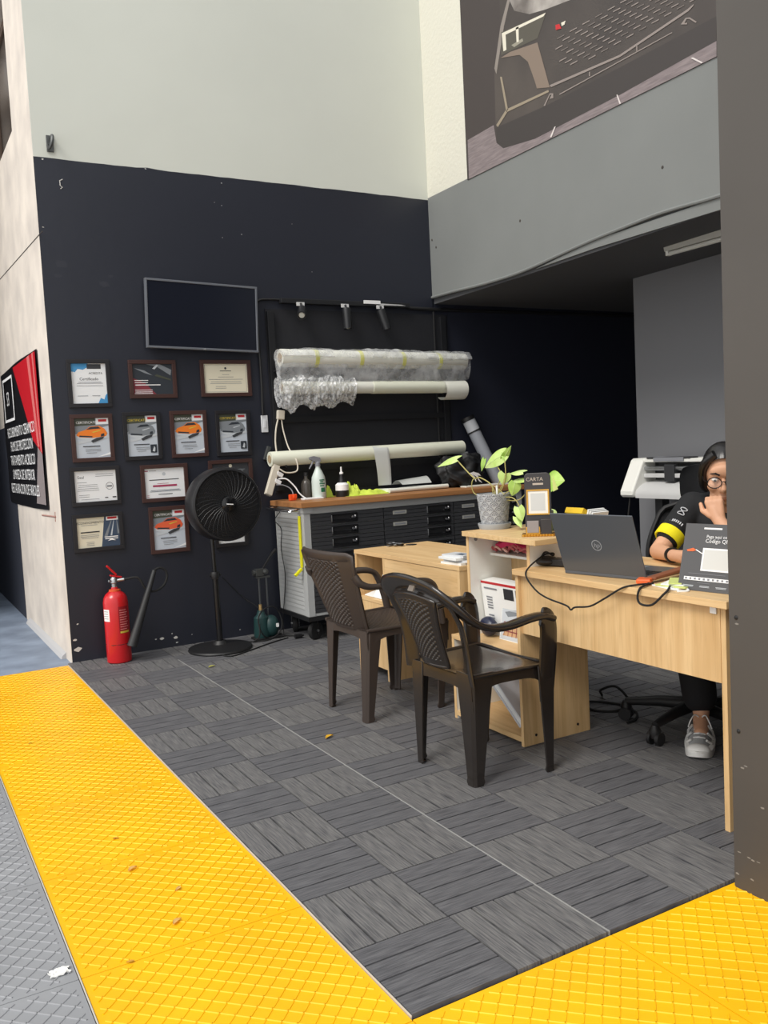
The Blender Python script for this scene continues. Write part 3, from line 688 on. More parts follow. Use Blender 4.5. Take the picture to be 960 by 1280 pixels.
# roll rack with its rolls
r = thing('roll_rack', 'black wall rack of slotted posts and rails holding the film rolls', 'rack', (2.2, YW, .98))
RK = mat('rack black metal', (22, 23, 27), .5)
b = W(r).use(mat('rack black board', (25, 26, 32), .7, bump=.4, bscale=60)).box(1.49, 3.02, YW-.008, YW, .98, 2.28); b.build('back_board', r, smooth=0)
for x in (1.52, 2.965):
    b = W(r).use(RK).box(x-.025, x+.025, YW-.04, YW-.008, 1.0, 2.26); b.build('post', r, smooth=0, bevel=.002)
for z in (1.5, 1.15):
    b = W(r).use(RK).box(1.5, 3.0, YW-.03, YW-.008, z-.02, z+.02); b.build('rail', r, smooth=0)
for x in (1.52, 2.965):
    for zz in (1.838, 1.658, 1.168):
        b = W(r).use(RK); b.tube([(x, YW-.03, zz), (x, YW-.14, zz), (x, YW-.155, zz+.006)], .009, 8); b.build('peg', r)
RY = YW-.13
def roll(lab, x0, x1, z0, z1, rad, m, name='film_roll'):
    t = thing(name, lab, 'roll', (x0, RY, z0-rad), group='rolls on the wall rack')
    a, c = V((x0, RY, z0)), V((x1, RY, z1)); R = frame(c-a, (0, 0, 1)); L = (c-a).length
    b = W(t).use(m).lathe([(rad*.55, 0), (rad*.98, 0), (rad, .004), (rad, L-.004), (rad*.98, L), (rad*.55, L), (rad*.55, L-.02), (rad*.5, L-.02)], a, 32, R)
    b.build('roll', t)
    b = W(t).use(mat('cardboard core', (170, 150, 120), .8)).lathe([(rad*.42, -.004), (rad*.54, -.004), (rad*.54, L+.004), (rad*.42, L+.004)], a, 24, R); b.build('core', t)
    return t, a, c, R, L
M_film = mat('white film', (226, 226, 216), .45)
M_filmy = mat('cream film', (224, 226, 208), .45)
t, a, c, R, L = roll('white film roll wrapped in clear plastic sheet, topmost on the rack', 1.53, 3.08, 1.925, 1.905, .062, M_film)
clear = mat('crinkled clear plastic', (222, 224, 226), .2, alpha=.16, alpha2=.62, ascale=9, bump=1.0, bscale=12, spec=.7)
def wrap(u, v):
    an = v*2*PI; x = .0+u*1.0
    k = noise.noise(V((u*7, v*3, 1.3)))*.014*(1+1.6*max(0, 1-u*4))+noise.noise(V((u*26, v*9, 4)))*.009
    rr = .074+k
    dz = -.11*max(0, -math.sin(an))**.8*(1-.35*abs(2*u-1)**4)
    p = a + (c-a)*(-.012+1.03*u)
    return p + V((0, -math.cos(an)*rr*(1 if math.sin(an) > 0 else .7), math.sin(an)*rr+dz))
b = W(t).use(clear); b.grid(wrap, 120, 44); b.add([wrap(0, k/44) for k in range(44)], [tuple(range(44))]); o = b.build('plastic_wrap', t, smooth=70)
for u in (.16, .39, .62, .83):
    p = a+(c-a)*u
    b = W(t).use(mat('yellow tape', (222, 222, 130), .5)); b.lathe([(.0625, 0), (.0632, 0), (.0632, .03), (.0625, .03)], p, 32, R); part(b.build('tape_band', t), 'pale yellow tape')
t, a, c, R, L = roll('white film roll with crumpled bubble wrap on its left half, middle of the rack', 1.53, 2.93, 1.72, 1.71, .045, M_film)
bub = mat('bubble wrap', (232, 234, 236), .18, alpha=.08, alpha2=.85, ascale=42, bump=1.0, bscale=60, spec=.8)
def bw(u, v):
    an = v*2*PI; k = noise.noise(V((u*5, v*3, 9)))*.03+noise.noise(V((u*15, v*9, 2)))*.018+noise.noise(V((u*40, v*22, 5)))*.012
    rr = .07+k; dz = -.07*max(0, -math.sin(an))*(1-.5*u+.5*math.sin(u*11)**2)
    p = a + (c-a)*(-.02+.42*u)
    return p + V((0, -math.cos(an)*rr*.9, math.sin(an)*rr+dz+.006))
b = W(t).use(bub); b.grid(bw, 120, 56); b.add([bw(0, k/56) for k in range(56)], [tuple(range(56))]); b.build('bubble_wrap', t, smooth=80)
b = W(t).use(M_filmy); b.lathe([(.0455, 0), (.0475, .002), (.0475, .62), (.0455, .622)], a+(c-a)*.51, 32, R); b.build('outer_layer', t)
def curl(u, v):
    s = v*2.2*PI*.72; q = .058+.012*v
    return (2.86+.2*u+.01*math.sin(v*4), RY-math.sin(s-.9)*q*.9-.008, 1.7+math.cos(s-.9)*q-.025*v)
b = W(t).use(M_film); b.grid(curl, 8, 30, (.0015, 0, .001)); b.build('loose_end', t, smooth=70)
t, a, c, R, L = roll('cream film roll with a strip hanging from it, lowest on the rack', 1.41, 3.03, 1.228, 1.24, .052, M_filmy)
def strip(u, v):
    w = .13-.02*v
    if v < .25: an = PI/2+v/.25*PI*.55; return (2.2+w*u+.01, RY-.054*math.sin(an-PI/2)-.0, 1.232+.054*math.cos(an-PI/2))
    q = (v-.25)/.75; return (2.2+w*u+.01+.02*q, RY-.056-.008*math.sin(q*3), 1.222-.23*q)
b = W(t).use(mat('pale film strip', (200, 203, 200), .4)); b.grid(strip, 6, 24, (.001, .001, 0)); b.build('hanging_strip', t, smooth=70)
# ================================================================== FIRE EXTINGUISHER
EX, EY = .288, 2.82
r = thing('fire_extinguisher', 'red fire extinguisher with a black horn standing by the black wall', 'fire extinguisher', (EX, EY, 0))
b = W(r).use(M_red); b.lathe([(.01, 0), (.068, 0), (.075, .006), (.0765, .02), (.0765, .38), (.072, .41), (.058, .435), (.036, .452), (.022, .462), (.02, .478), (.01, .478)], (EX, EY, 0), 40); b.build('cylinder', r)
b = W(r).use(mat('orange collar', (206, 84, 40), .5)).lathe([(.02, .448), (.036, .452), (.036, .462), (.02, .466)], (EX, EY, 0), 28); part(b.build('collar', r), 'orange ring')
b = W(r).use(M_steel); b.lathe([(.005, .47), (.017, .47), (.017, .5), (.023, .505), (.023, .53), (.012, .545), (.005, .545)], (EX, EY, 0), 20); b.tube([(EX, EY, .518), (EX+.06, EY-.02, .522)], .011, 10); b.tube([(EX, EY, .518), (EX-.035, EY-.012, .52)], .008, 8); b.build('valve', r)
b = W(r).use(M_red); R = Matrix.Rotation(.5, 3, 'Y')
b.cbox((EX-.012, EY-.005, .585), (.085, .026, .012), Matrix.Rotation(.85, 3, 'Y')); b.cbox((EX+.012, EY-.005, .545), (.075, .024, .01), Matrix.Rotation(.25, 3, 'Y')); b.build('lever', r, smooth=0, bevel=.003)
def arcpatch(b, a0, a1, z0, z1, rad, n=10):
    b.grid(lambda u, v: (EX+rad*math.cos(a0+(a1-a0)*u), EY+rad*math.sin(a0+(a1-a0)*u), z0+(z1-z0)*v), n, 1)
b = W(r); fa = -PI/2-.35
b.use(M_whitep); arcpatch(b, fa-1.15, fa-.45, .27, .345, .0769)
b.use(M_gink)
for z in (.285, .3, .315, .33): arcpatch(b, fa-1.08, fa-.55, z, z+.004, .0772, 6)
b.use(mat('dark red label', (150, 18, 30), .4)); arcpatch(b, fa+.3, fa+1.25, .19, .36, .0769)
b.use(mat('label pink print', (226, 150, 150), .5))
for k in range(9): arcpatch(b, fa+.38, fa+1.0+.15*(k % 2), .215+.015*k, .219+.015*k, .0772, 6)
b.use(PP['yel']); arcpatch(b, fa+.35, fa+1.2, .192, .204, .0772)
b.build('label', r)
hs = [at(px, py, 'y', 2.775) for px, py in ((160, 716), (172, 722), (181, 735), (191, 739), (203, 733), (209, 722), (207, 713), (200, 710), (193, 713))]
hs[0] = V((EX+.06, EY-.02, .522))
for k, q in enumerate(hs): q.y -= .012*math.sin(k*.7)
b = W(r).use(M_rubber).tube(smoothpath(hs, 6), .0075, 8); b.build('hose', r)
h0, h1 = at(193, 713, 'y', 2.765), at(165, 808, 'y', 2.715)
b = W(r).use(mat('horn plastic', (40, 41, 43), .5)); Rh = frame(h1-h0); Lh = (h1-h0).length
b.lathe([(.008, 0), (.014, 0), (.016, .08), (.024, Lh*.6), (.031, Lh), (.027, Lh), (.02, Lh*.6)], h0, 24, Rh); b.build('horn', r)
b = W(r).use(M_bplas).tube([(EX-.078, EY, .12), (EX-.05, EY-.062, .12), (EX, EY-.0795, .12), (EX+.05, EY-.062, .12), (EX+.078, EY, .12), (EX+.05, EY+.062, .12), (EX, EY+.0795, .12), (EX-.05, EY+.062, .12)], .002, 6, close=True); b.build('strap', r)

# ================================================================== PEDESTAL FAN
FX, FY = .915, 2.70
r = thing('pedestal_fan', 'black pedestal fan with a deep round drum head by the certificates', 'fan', (FX, FY, 0))
b = W(r).use(mat('fan base black', (24, 24, 26), .5)); b.lathe([(.01, 0), (.205, 0), (.21, .008), (.205, .018), (.12, .03), (.05, .038), (.035, .06), (.01, .06)], (FX, FY, 0), 48); b.build('base', r)
b = W(r).use(M_bgloss); b.cyl((FX, FY, .05), (FX-.005, FY, .5), .02, n=20); b.build('lower_pole', r)
b = W(r).use(M_bgloss); b.cyl((FX-.005, FY, .45), (FX-.01, FY, .82), .0135, n=18); b.build('upper_pole', r)
b = W(r).use(M_bplas); b.lathe([(.01, .47), (.026, .47), (.032, .5), (.026, .515), (.01, .515)], (FX-.005, FY, 0), 20); b.tube([(FX-.04, FY, .493), (FX+.036, FY, .493)], .008, 8); b.build('height_collar', r)
hc = V((FX+.055, FY-.1, .958)); fd = V((.0, -1, .02)).normalized(); fd = V((.02, -1, .03)).normalized(); FR = frame(fd, (1, 0, 0)); RAD = .232
def F(x, y, z): return hc + FR @ V((x, y, z))
b = W(r).use(M_bplas); b.tube([(FX-.01, FY, .76), (FX-.01, FY-.01, .86), F(0, 0, -.1)], .022, 10); b.sphere((FX-.01, FY, .80), (.03, .03, .035)); b.build('neck', r)
b = W(r).use(M_bplas); b.lathe([(.01, -.17), (.05, -.17), (.075, -.15), (.08, -.07), (.03, -.05), (.01, -.05)], hc, 28, FR); b.build('motor', r)
b = W(r).use(mat('fan drum black', (30, 30, 33), .42)); b.lathe([(RAD-.004, -.085), (RAD+.003, -.085), (RAD+.006, -.07), (RAD+.006, .045), (RAD-.002, .062), (RAD-.014, .066), (RAD-.014, .05), (RAD-.004, .04)], hc, 64, FR)
b.build('drum', r)
gm = mat('fan grille black', (32, 33, 36), .4)
b = W(r).use(gm)
for k in range(1, 17):
    q = .05+(RAD-.06)*k/17; b.ring(F(0, 0, .058+.018*(1-(q/RAD)**2)), FR, q, .0014, 56, 5)
for k in range(36):
    a = 2*PI*k/36
    b.tube([F(math.cos(a+.5*t)*(.045+(RAD-.057)*t), math.sin(a+.5*t)*(.045+(RAD-.057)*t), .057+.018*(1-t*t)) for t in (0, .33, .66, 1)], .0017, 4)
b.build('front_grille', r)
b = W(r).use(gm)
for k in range(1, 12):
    q = .08+(RAD-.085)*k/12; b.ring(F(0, 0, -.085), FR, q, .0014, 48, 5)
for k in range(24):
    a = 2*PI*k/24; b.tube([F(math.cos(a)*.07, math.sin(a)*.07, -.083), F(math.cos(a)*(RAD-.002), math.sin(a)*(RAD-.002), -.083)], .0017, 4)
b.build('rear_grille', r)
for k in range(3):
    a0 = 2*PI*k/3+.25
    b = W(r).use(mat('fan blade', (34, 35, 38), .35))
    def bl(u, v):
        q = .045+.165*v; wd = .35+.95*v**.6*(1-.25*v); a = a0+(u-.5)*wd*1.25+.25*v
        return F(math.cos(a)*q, math.sin(a)*q, -.01-.05*(u-.5)*(1.2-v*.4))
    b.grid(bl, 10, 8, tuple(fd*.002)); b.build('blade', r)
b = W(r).use(M_bgloss); b.lathe([(.004, .066), (.05, .07), (.05, .088), (.032, .097), (.004, .099)], hc, 32, FR); hub = b.build('hub_cap', r)
b = W(r).use(M_whitep); b.cbox(F(0, 0, .0995), (.044, .006, .0015), FR @ rotz(-.12)); b.build('logo', hub, smooth=0)
b = W(r).use(M_bplas); b.tube([F(0, .03, -.13), F(0, .03, -.13)+V((0, 0, .09))], .01, 8); b.build('oscillation_knob', r)

# cables on the floor by the fan
def cable(name, lab, pts, rad=.004, m=None, n=7, cat='cable', group=None):
    q = smoothpath(pts, 8); b = B().use(m or M_rubber).tube(q, rad, n)
    return tag(b.build(name, off=V(pts[0])), lab, cat, group)
fl = lambda px, py: at(px, py, 'z', .005)
cable('power_cable', 'black power cable looped on the deck floor in front of the fan', [fl(*q) for q in ((360, 797), (340, 803), (312, 813), (290, 820), (276, 818), (273, 811), (281, 806), (300, 803), (330, 801), (352, 795), (375, 795))], .0045)
b = B().use(M_bplas); p = fl(374, 797); b.cyl(p+V((-.03, 0, .012)), p+V((.02, 0, .012)), .016, .013, 12); b.cyl(p+V((.02, 0, .012)), p+V((.035, 0, .012)), .006, n=8)
tag(b.build('cable_plug', off=p), 'black plug lying at the end of the floor cable', 'plug')
cable('power_cable', 'thin dark cord hanging down the black wall behind the fan', [(1.06, YW-.006, .43), (1.12, YW-.006, .36), (1.2, YW-.008, .27), (1.28, 2.93, .2), (1.33, 2.9, .12), (1.36, 2.88, .005), (1.42, 2.86, .005)], .003)

# hydraulic / sander-like stand tool
r = thing('press_stand', 'dark green tool with upright rods and a lever beside the steel cabinet', 'tool', (1.27, 2.80, 0))
GR = mat('dark green enamel', (34, 66, 66), .4)
b = W(r).use(GR); b.lathe([(.01, .012), (.05, .012), (.055, .03), (.05, .15), (.03, .17), (.022, .2), (.01, .2)], (1.25, 2.80, 0), 24); b.sphere((1.315, 2.79, .085), (.06, .05, .075)); b.build('motor_body', r)
b = W(r).use(M_rubber); b.box(1.19, 1.39, 2.74, 2.86, 0, .014); b.build('base_plate', r, smooth=0, bevel=.003)
for x in (1.258, 1.312):
    b = W(r).use(mat('dark steel rod', (96, 100, 104), .35, metal=.8)); b.cyl((x, 2.82, .01), (x, 2.82, .42), .0075, n=12); b.build('rod', r)
b = W(r).use(mat('brass fitting', (190, 160, 110), .35, metal=.7)); b.cyl((1.25, 2.80, .19), (1.25, 2.80, .24), .014, .011, 14); part(b.build('fitting', r), 'brass fitting')
b = W(r).use(mat('dark galvanised metal', (0, 0, 0))); b.cbox((1.285, 2.82, .425), (.1, .035, .014)); b.cbox((1.262, 2.815, .46), (.06, .04, .05)); b.cyl((1.215, 2.815, .46), (1.25, 2.815, .46), .02, n=14); b.sphere((1.3, 2.8, .462), .022); b.build('clamp_head', r, smooth=30, bevel=.002)
b = W(r).use(M_bplas); b.tube([(1.285, 2.815, .475), (1.34, 2.80, .56), (1.385, 2.79, .61)], [.007, .009, .012], 10); b.build('lever', r)
b = W(r).use(M_rubber); b.tube([V((1.29, 2.735, .12))+V((math.cos(a)*.085, .01*math.sin(3*a), math.sin(a)*.11)) for a in [2*PI*k/28 for k in range(28)]], .0045, 6, close=True)
b.tube(smoothpath([(1.21, 2.73, .12), (1.2, 2.72, .04), (1.15, 2.72, .006)], 5), .0045, 6); b.build('hose', r)
b = W(r).use(M_whitep).box(1.335, 1.352, 2.735, 2.742, .08, .105); part(b.build('label', r, smooth=0), 'white label')

# ================================================================== TOOL CABINET
cx0, cx1, cy0, cy1, cb, ct = 1.46, 3.27, 2.46, 2.945, .17, .937
r = thing('tool_cabinet', 'long steel tool cabinet with black drawers and a wooden top on wheels', 'cabinet', (2.36, 2.7, 0))
CG = mat('grey cabinet enamel', (172, 174, 174), .45)
b = W(r).use(CG)
b.box(cx0, cx1, cy0+.02, cy1, cb, .90)
b.box(cx0-.004, cx0+.045, cy0-.004, cy0+.05, cb, .9); b.box(cx1-.045, cx1+.004, cy0-.004, cy0+.05, cb, .9); b.box(cx0, cx1, cy0-.002, cy0+.03, .855, .9)
b.box(cx0, cx1, cy0, cy0+.02, cb, cb+.02)
for k in range(22):      # pressed ribs of the side sheet
    z = .21+k*.029
    b.prism([(cx0-.003, cy0+.07, z), (cx0-.003, cy1-.03, z), (cx0-.0005, cy1-.03, z+.02), (cx0-.0005, cy0+.07, z+.02)], (.004, 0, 0))
b.build('body', r, smooth=0, bevel=.002)
b = W(r).use(wood('cabinet top wood', (174, 122, 76), (150, 100, 58), 'x')).box(cx0-.03, cx1+.02, cy0-.03, cy1+.01, .90, ct); b.build('worktop', r, smooth=0, bevel=.004)
b = W(r).use(M_bplas).box(cx0-.01, cx1+.01, cy0-.008, cy1, cb-.03, cb); b.build('base_frame', r, smooth=0)
DR = mat('black drawer enamel', (56, 57, 60), .4)
rows = [(.775, .85), (.695, .77), (.61, .69), (.5, .605), (.36, .495), (.19, .355)]
cols = [(1.508, 2.06), (2.068, 2.645), (2.653, 3.225)]
for ci, (a, c) in enumerate(cols):
    for ri, (z0, z1) in enumerate(rows):
        if ri > 3 and ci > 0 and ri > 4: pass
        b = W(r).use(DR)
        yf = cy0-.002; zm = (z0+z1)/2; hz = min(.034, (z1-z0)*.4)
        hx0 = a+.16+(.2 if ci == 1 else 0)+(.22 if ci == 2 else 0); hx1 = hx0+.18
        # front with pressed lines, opened round the handle recess
        b.box(a, c, yf+.018, yf+.03, z0, z1)
        for (q0, q1, w0, w1) in ((a, hx0, z0, z1), (hx1, c, z0, z1), (hx0, hx1, z0, zm-hz*.75), (hx0, hx1, zm+hz*.75, z1)):
            n = max(1, round((w1-w0)/.0265))
            for k in range(n):
                s0 = w0+(w1-w0)*k/n; s1 = w0+(w1-w0)*(k+1)/n; g0 = .0018 if s0 > z0+1e-4 and w0 == z0 and w1 == z1 else 0
                b.box(q0, q1, yf, yf+.02, s0+g0+.0006, s1-.0006)
        d = b.build('drawer', r, smooth=0)
        b = W(r).use(M_bgloss); zh = hz*.75
        for q in ((hx0-.008, hx1+.008, zm+zh-.004, zm+zh+.006), (hx0-.008, hx1+.008, zm-zh-.006, zm-zh+.004), (hx0-.008, hx0+.004, zm-zh, zm+zh), (hx1-.004, hx1+.008, zm-zh, zm+zh)): b.box(q[0], q[1], yf-.006, yf+.004, q[2], q[3])
        b.box(hx0, hx1-.03, yf+.002, yf+.01, zm-zh, zm-zh+.014)
        b.use(M_steel).box(hx0-.0085, hx0-.004, yf-.007, yf, zm-zh, zm+zh); b.use(M_chrome).cbox((hx1-.022, yf-.004, zm+.002), (.03, .014, .014)); b.sphere((hx1-.008, yf-.006, zm+.006), .009, 10, 8)
        b.build('handle', d, smooth=30, bevel=.001)
        if (ci == 1 and ri < 2) or (ci == 2 and ri < 2) or (ci == 0 and ri == 4):
            lx = a+.07 if ci else a+.2; lz = zm-.012
            if ci == 0: lz = z1-.04
            b = W(d if False else r).use(mat('aluminium label plate', (176, 176, 170), .4, metal=.3)).box(lx, lx+.11, yf-.004, yf, lz, lz+.026)
            b.use(M_gink).box(lx+.012, lx+.098, yf-.0046, yf-.004, lz+.008, lz+.018)
            o = b.build('label_plate', d, smooth=0)
b = W(r).use(M_chrome); b.tube(smoothpath([(cx0-.002, cy0+.04, .885), (cx0-.07, cy0+.045, .885), (cx0-.078, cy0+.08, .885), (cx0-.078, cy1-.1, .885), (cx0-.07, cy1-.05, .885), (cx0-.002, cy1-.045, .885)], 5), .011, 10)
b.use(CG).box(cx0-.01, cx0+.06, cy0-.012, cy0+.09, .865, .9); b.build('side_handle', r, smooth=40)
for x in (cx0+.1, cx1-.1):
    for y in (cy0+.07, cy1-.08):
        c = V((x-.03, y, .062))
        b = W(r).use(M_rubber); R = frame((.35, -1, 0)) if y < 2.6 else frame((1, -.35, 0)); b.lathe([(.012, -.018), (.055, -.018), (.062, -.01), (.062, .01), (.055, .018), (.012, .018)], c, 28, R); w_ = b.build('caster', r)
        b = W(r).use(M_steel); ax = R @ V((0, 0, 1)); sd = R @ V((1, 0, 0))
        for s in (-.026, .026):
            q = c + ax*s; b.prism([q+V((0, 0, -.014))+sd*.012, q+V((0, 0, -.014))-sd*.012, q+V((0, 0, .078))-sd*.034, q+V((0, 0, .078))+sd*.034], ax*.003)
        b.cyl(c-ax*.03, c+ax*.03, .009, n=10); b.cyl(c+V((0, 0, .07)), c+V((0, 0, .082)), .034, n=16); part(b.build('caster_fork', w_), 'steel fork')
# yellow scraper hooked on the side
b = B().use(mat('yellow plastic strip', (226, 220, 30), .4)); x = cx0-.016
b.box(x-.004, x+.008, cy0+.035, cy0+.058, .5, .845); b.prism([(x-.004, cy0+.035, .5), (x-.004, cy0+.058, .5), (x-.05, cy0+.07, .455), (x-.05, cy0+.045, .455)], (.01, 0, -.012))
tag(b.build('plastic_strip', off=(x, cy0+.045, .5), smooth=0, bevel=.002), 'long yellow plastic strip hanging down the grey cabinet side', 'strip')
cable('power_cable', 'thin black cord hanging along the rear edge of the grey cabinet side', [(cx0-.006, cy1-.1, .86), (cx0-.03, cy1-.06, .8), (cx0-.012, cy1-.12, .74), (cx0-.012, cy1-.1, .6), (cx0-.02, cy1-.16, .45), (cx0-.012, cy1-.12, .3), (cx0-.012, cy1-.06, .1), (cx0-.03, cy1-.1, .005)], .003)

# things on the cabinet
def bx(px): return 1.64+(px-378)*.00675
BY = 2.80; Z = ct
r = thing('bottle', 'small dark empty bottle behind the white spray bottle', 'bottle', (bx(384)-.02, BY+.03, Z), group='bottles on the steel cabinet')
b = B().use(mat('smoky plastic', (92, 86, 80), .25, trans=.4)); b.lathe([(.004, 0), (.036, 0), (.038, .01), (.038, .1), (.03, .125), (.014, .14), (.013, .165), (.004, .165)], (0, 0, 0), 24); b.build('bottle_body', r)
b = B().use(M_bplas); b.lathe([(.004, .16), (.016, .16), (.016, .185), (.004, .185)], (0, 0, 0), 18); b.build('cap', r)
bxx = bx(389)+.01
r = thing('spray_bottle', 'white trigger spray bottle with green print on the steel cabinet', 'spray bottle', (bxx, BY-.04, Z), group='bottles on the steel cabinet')
b = B().use(mat('milky plastic', (206, 218, 212), .35)); b.lathe([(.004, 0), (.047, 0), (.05, .008), (.05, .12), (.046, .15), (.026, .195), (.016, .215), (.016, .23), (.004, .23)], (0, 0, 0), 28); b.build('bottle_body', r)
b = B().use(M_gink); b.lathe([(.005, .225), (.019, .225), (.019, .25), (.012, .258), (.005, .258)], (0, 0, 0), 18); b.prism([(.022, -.01, .255), (.018, -.01, .285), (-.03, -.01, .297), (-.062, -.01, .29), (-.06, -.01, .275), (-.03, -.01, .262), (-.012, -.01, .25)], (0, .02, 0)); b.tube([(-.03, 0, .27), (-.045, 0, .24), (-.065, 0, .21)], [.007, .006, .005], 8); part(b.build('trigger_head', r, smooth=30), 'grey trigger head')
b = B()
for k, (z, wd) in enumerate(((.125, .8), (.113, .5), (.1, .9), (.085, .6))):
    b.use(mat('green print', (40, 116, 80), .5)); a0 = -PI/2-.15
    b.grid(lambda u, v: (.0505*math.cos(a0+wd*(u-.2)), .0505*math.sin(a0+wd*(u-.2)), z+.008*v), 8, 1)
b.grid(lambda u, v: (.0505*math.cos(a0+.75*u), .0505*math.sin(a0+.75*u), .045+.03*v), 8, 1); b.build('label', r)
r = thing('squeeze_bottle', 'black and white bottle with a white nozzle by the yellow cloth', 'bottle', (bx(413)+.02, BY-.06, Z), group='bottles on the steel cabinet')
b = B().use(M_bplas); b.lathe([(.004, 0), (.046, 0), (.048, .006), (.048, .045), (.004, .045)], (0, 0, 0), 24); b.lathe([(.004, .09), (.03, .09), (.022, .12), (.015, .15), (.015, .16), (.004, .16)], (0, 0, 0), 20); b.build('bottle_body', r)
b = B().use(M_whitep); b.lathe([(.004, .045), (.048, .045), (.047, .085), (.03, .1), (.004, .1)], (0, 0, 0), 24); part(b.build('sleeve', r), 'white band')
b = B().use(M_whitep); b.lathe([(.003, .155), (.014, .155), (.014, .172), (.007, .176), (.005, .212), (.003, .212)], (0, 0, 0), 14); part(b.build('nozzle', r), 'white nozzle')
r = None
def crumple(b, cx, cy, rx, ry, h, seed, nx=34, ny=24):
    def f(u, v):
        x, y = (u-.5)*2, (v-.5)*2; d = min(1, math.sqrt(x*x+y*y)); k = (1-d**3)
        ang = math.atan2(y, x); rr = 1+.25*noise.noise(V((math.cos(ang)*1.5, math.sin(ang)*1.5, seed)))
        z = h*k*(.62+.35*noise.noise(V((x*2.2+seed, y*2.2, seed)))+.3*noise.noise(V((x*5, y*5, seed+3)))+.12*noise.noise(V((x*11, y*11, seed))))
        return (cx+x*rx*rr, cy+y*ry*rr, Z+.002+z)
    b.grid(f, nx, ny, (0, 0, -.0015))
NE = mat('neon yellow cloth', (208, 228, 84), .8, var=.1, scale=20)
b = B().use(NE); crumple(b, bx(425)+.03, BY-.02, .08, .08, .1, 2.3); crumple(b, bx(448), BY-.03, .17, .09, .045, 5.1)
tag(b.build('cleaning_cloth', off=(bx(440), BY, Z)), 'crumpled neon yellow cloth right of the black and white bottle', 'cloth')
b = B().use(NE); crumple(b, bx(398)+.04, BY+.04, .05, .05, .09, 8.3)
tag(b.build('cleaning_cloth', off=(bx(398), BY, Z)), 'neon yellow cloth scrap left of the black and white bottle', 'cloth')
b = B().use(M_paper); b.grid(lambda u, v: (bx(470)+.0+.52*u, BY-.09+.2*v, Z+.025+.006*math.sin(u*8+v*3)), 20, 8, (0, 0, -.02)); tag(b.build('paper_stack', off=(bx(500), BY, Z)), 'flat stack of white film sheets right of the yellow cloth', 'sheets')
b = B().use(mat('white film', (0, 0, 0))); b.tube([(bx(465)+.02, BY-.12, Z+.018), (bx(545), BY-.1, Z+.02)], .016, 14); tag(b.build('film_tube', off=(bx(500), BY-.1, Z)), 'thin white roll lying along the cabinet front edge', 'roll')
b = B().use(mat('pale film strip', (0, 0, 0))); b.grid(lambda u, v: (bx(497)+.26*u-.02*v, BY+.02+.12*v, Z+.05+.05*math.sin(v*PI)*(.6+.4*u)), 10, 12, (0, 0, -.003)); tag(b.build('curled_sheet', off=(bx(515), BY, Z+.03)), 'curled pale sheet lying on the white film sheets', 'sheet')
r = thing('black_bag', 'black plastic bag with a white emblem at the cabinet right end', 'bag', (bx(575)-.02, BY-.03, Z))
b = B().use(mat('black bag plastic', (15, 16, 19), .6))
def bag(u, v):
    a = 2*PI*u; ph = -PI/2+PI*v; k = 1+.28*noise.noise(V((math.cos(a)*2, math.sin(a)*2, ph*2+1)))+.1*noise.noise(V((math.cos(a)*3+7, math.sin(a)*3, ph*7)))
    return (.2*k*math.cos(ph)*math.cos(a), .12*k*math.cos(ph)*math.sin(a), max(.001, .115+.13*k*math.sin(ph)+.03*math.cos(a*2)*math.cos(ph)))
b.grid(bag, 72, 40); b.build('bag_body', r, smooth=60)
b = B().use(M_whitep); em = [(-.06, .11), (-.02, .12), (.03, .105), (.05, .085), (.02, .09), (.03, .06), (.06, .03), (.03, .045), (.0, .085), (-.03, .1)]
b.add([(x+.03, -.142, z-.005) for x, z in em], [tuple(range(len(em)))]); b.use(M_whitep).tube([(-.01, -.143, .1), (.02, -.143, .07), (.03, -.143, .04)], .004, 5); b.build('emblem', r, smooth=0)
b = B().use(mat('white film', (0, 0, 0))).box(bx(560), bx(620), BY-.2, BY-.12, Z, Z+.012); tag(b.build('white_board', off=(bx(590), BY-.16, Z), smooth=0, bevel=.002), 'flat white board lying in front of the black bag', 'board')
r = thing('jug', 'grey plastic jug with a white cap behind the black bag', 'jug', (bx(588), 2.87, Z))
b = B().use(mat('grey jug plastic', (122, 126, 132), .4)); b.lathe([(.004, 0), (.085, 0), (.09, .02), (.09, .16), (.08, .2), (.03, .235), (.022, .245), (.004, .245)], (0, 0, 0), 28); b.build('jug_body', r)
b = B().use(M_whitep); b.lathe([(.004, .24), (.026, .24), (.026, .265), (.004, .265)], (0, 0, 0), 18); b.build('cap', r)
r = thing('storage_tube', 'tall grey storage tube with a black cap leaning on the alcove wall', 'tube', (3.33, 2.84, Z))
b = W(r); t0, t1 = V((3.33, 2.80, Z)), V((3.135, 2.93, 1.475)); R = frame(t1-t0); L = (t1-t0).length
b.use(mat('grey storage tube', (146, 150, 158), .5)).lathe([(.004, 0), (.05, 0), (.05, L*.78), (.004, L*.78)], t0, 28, R); b.build('tube_body', r)
b = W(r).use(mat('pale grey tube', (176, 180, 186), .5)).lathe([(.004, L*.79), (.052, L*.79), (.052, L*.95), (.004, L*.95)], t0, 28, R); b.build('sliding_top', r)
b = W(r).use(M_bplas).lathe([(.004, L*.945), (.055, L*.945), (.055, L), (.004, L)], t0, 28, R); b.lathe([(.053, L*.775), (.0535, L*.775), (.0535, L*.795), (.053, L*.795)], t0, 28, R); b.build('cap', r)

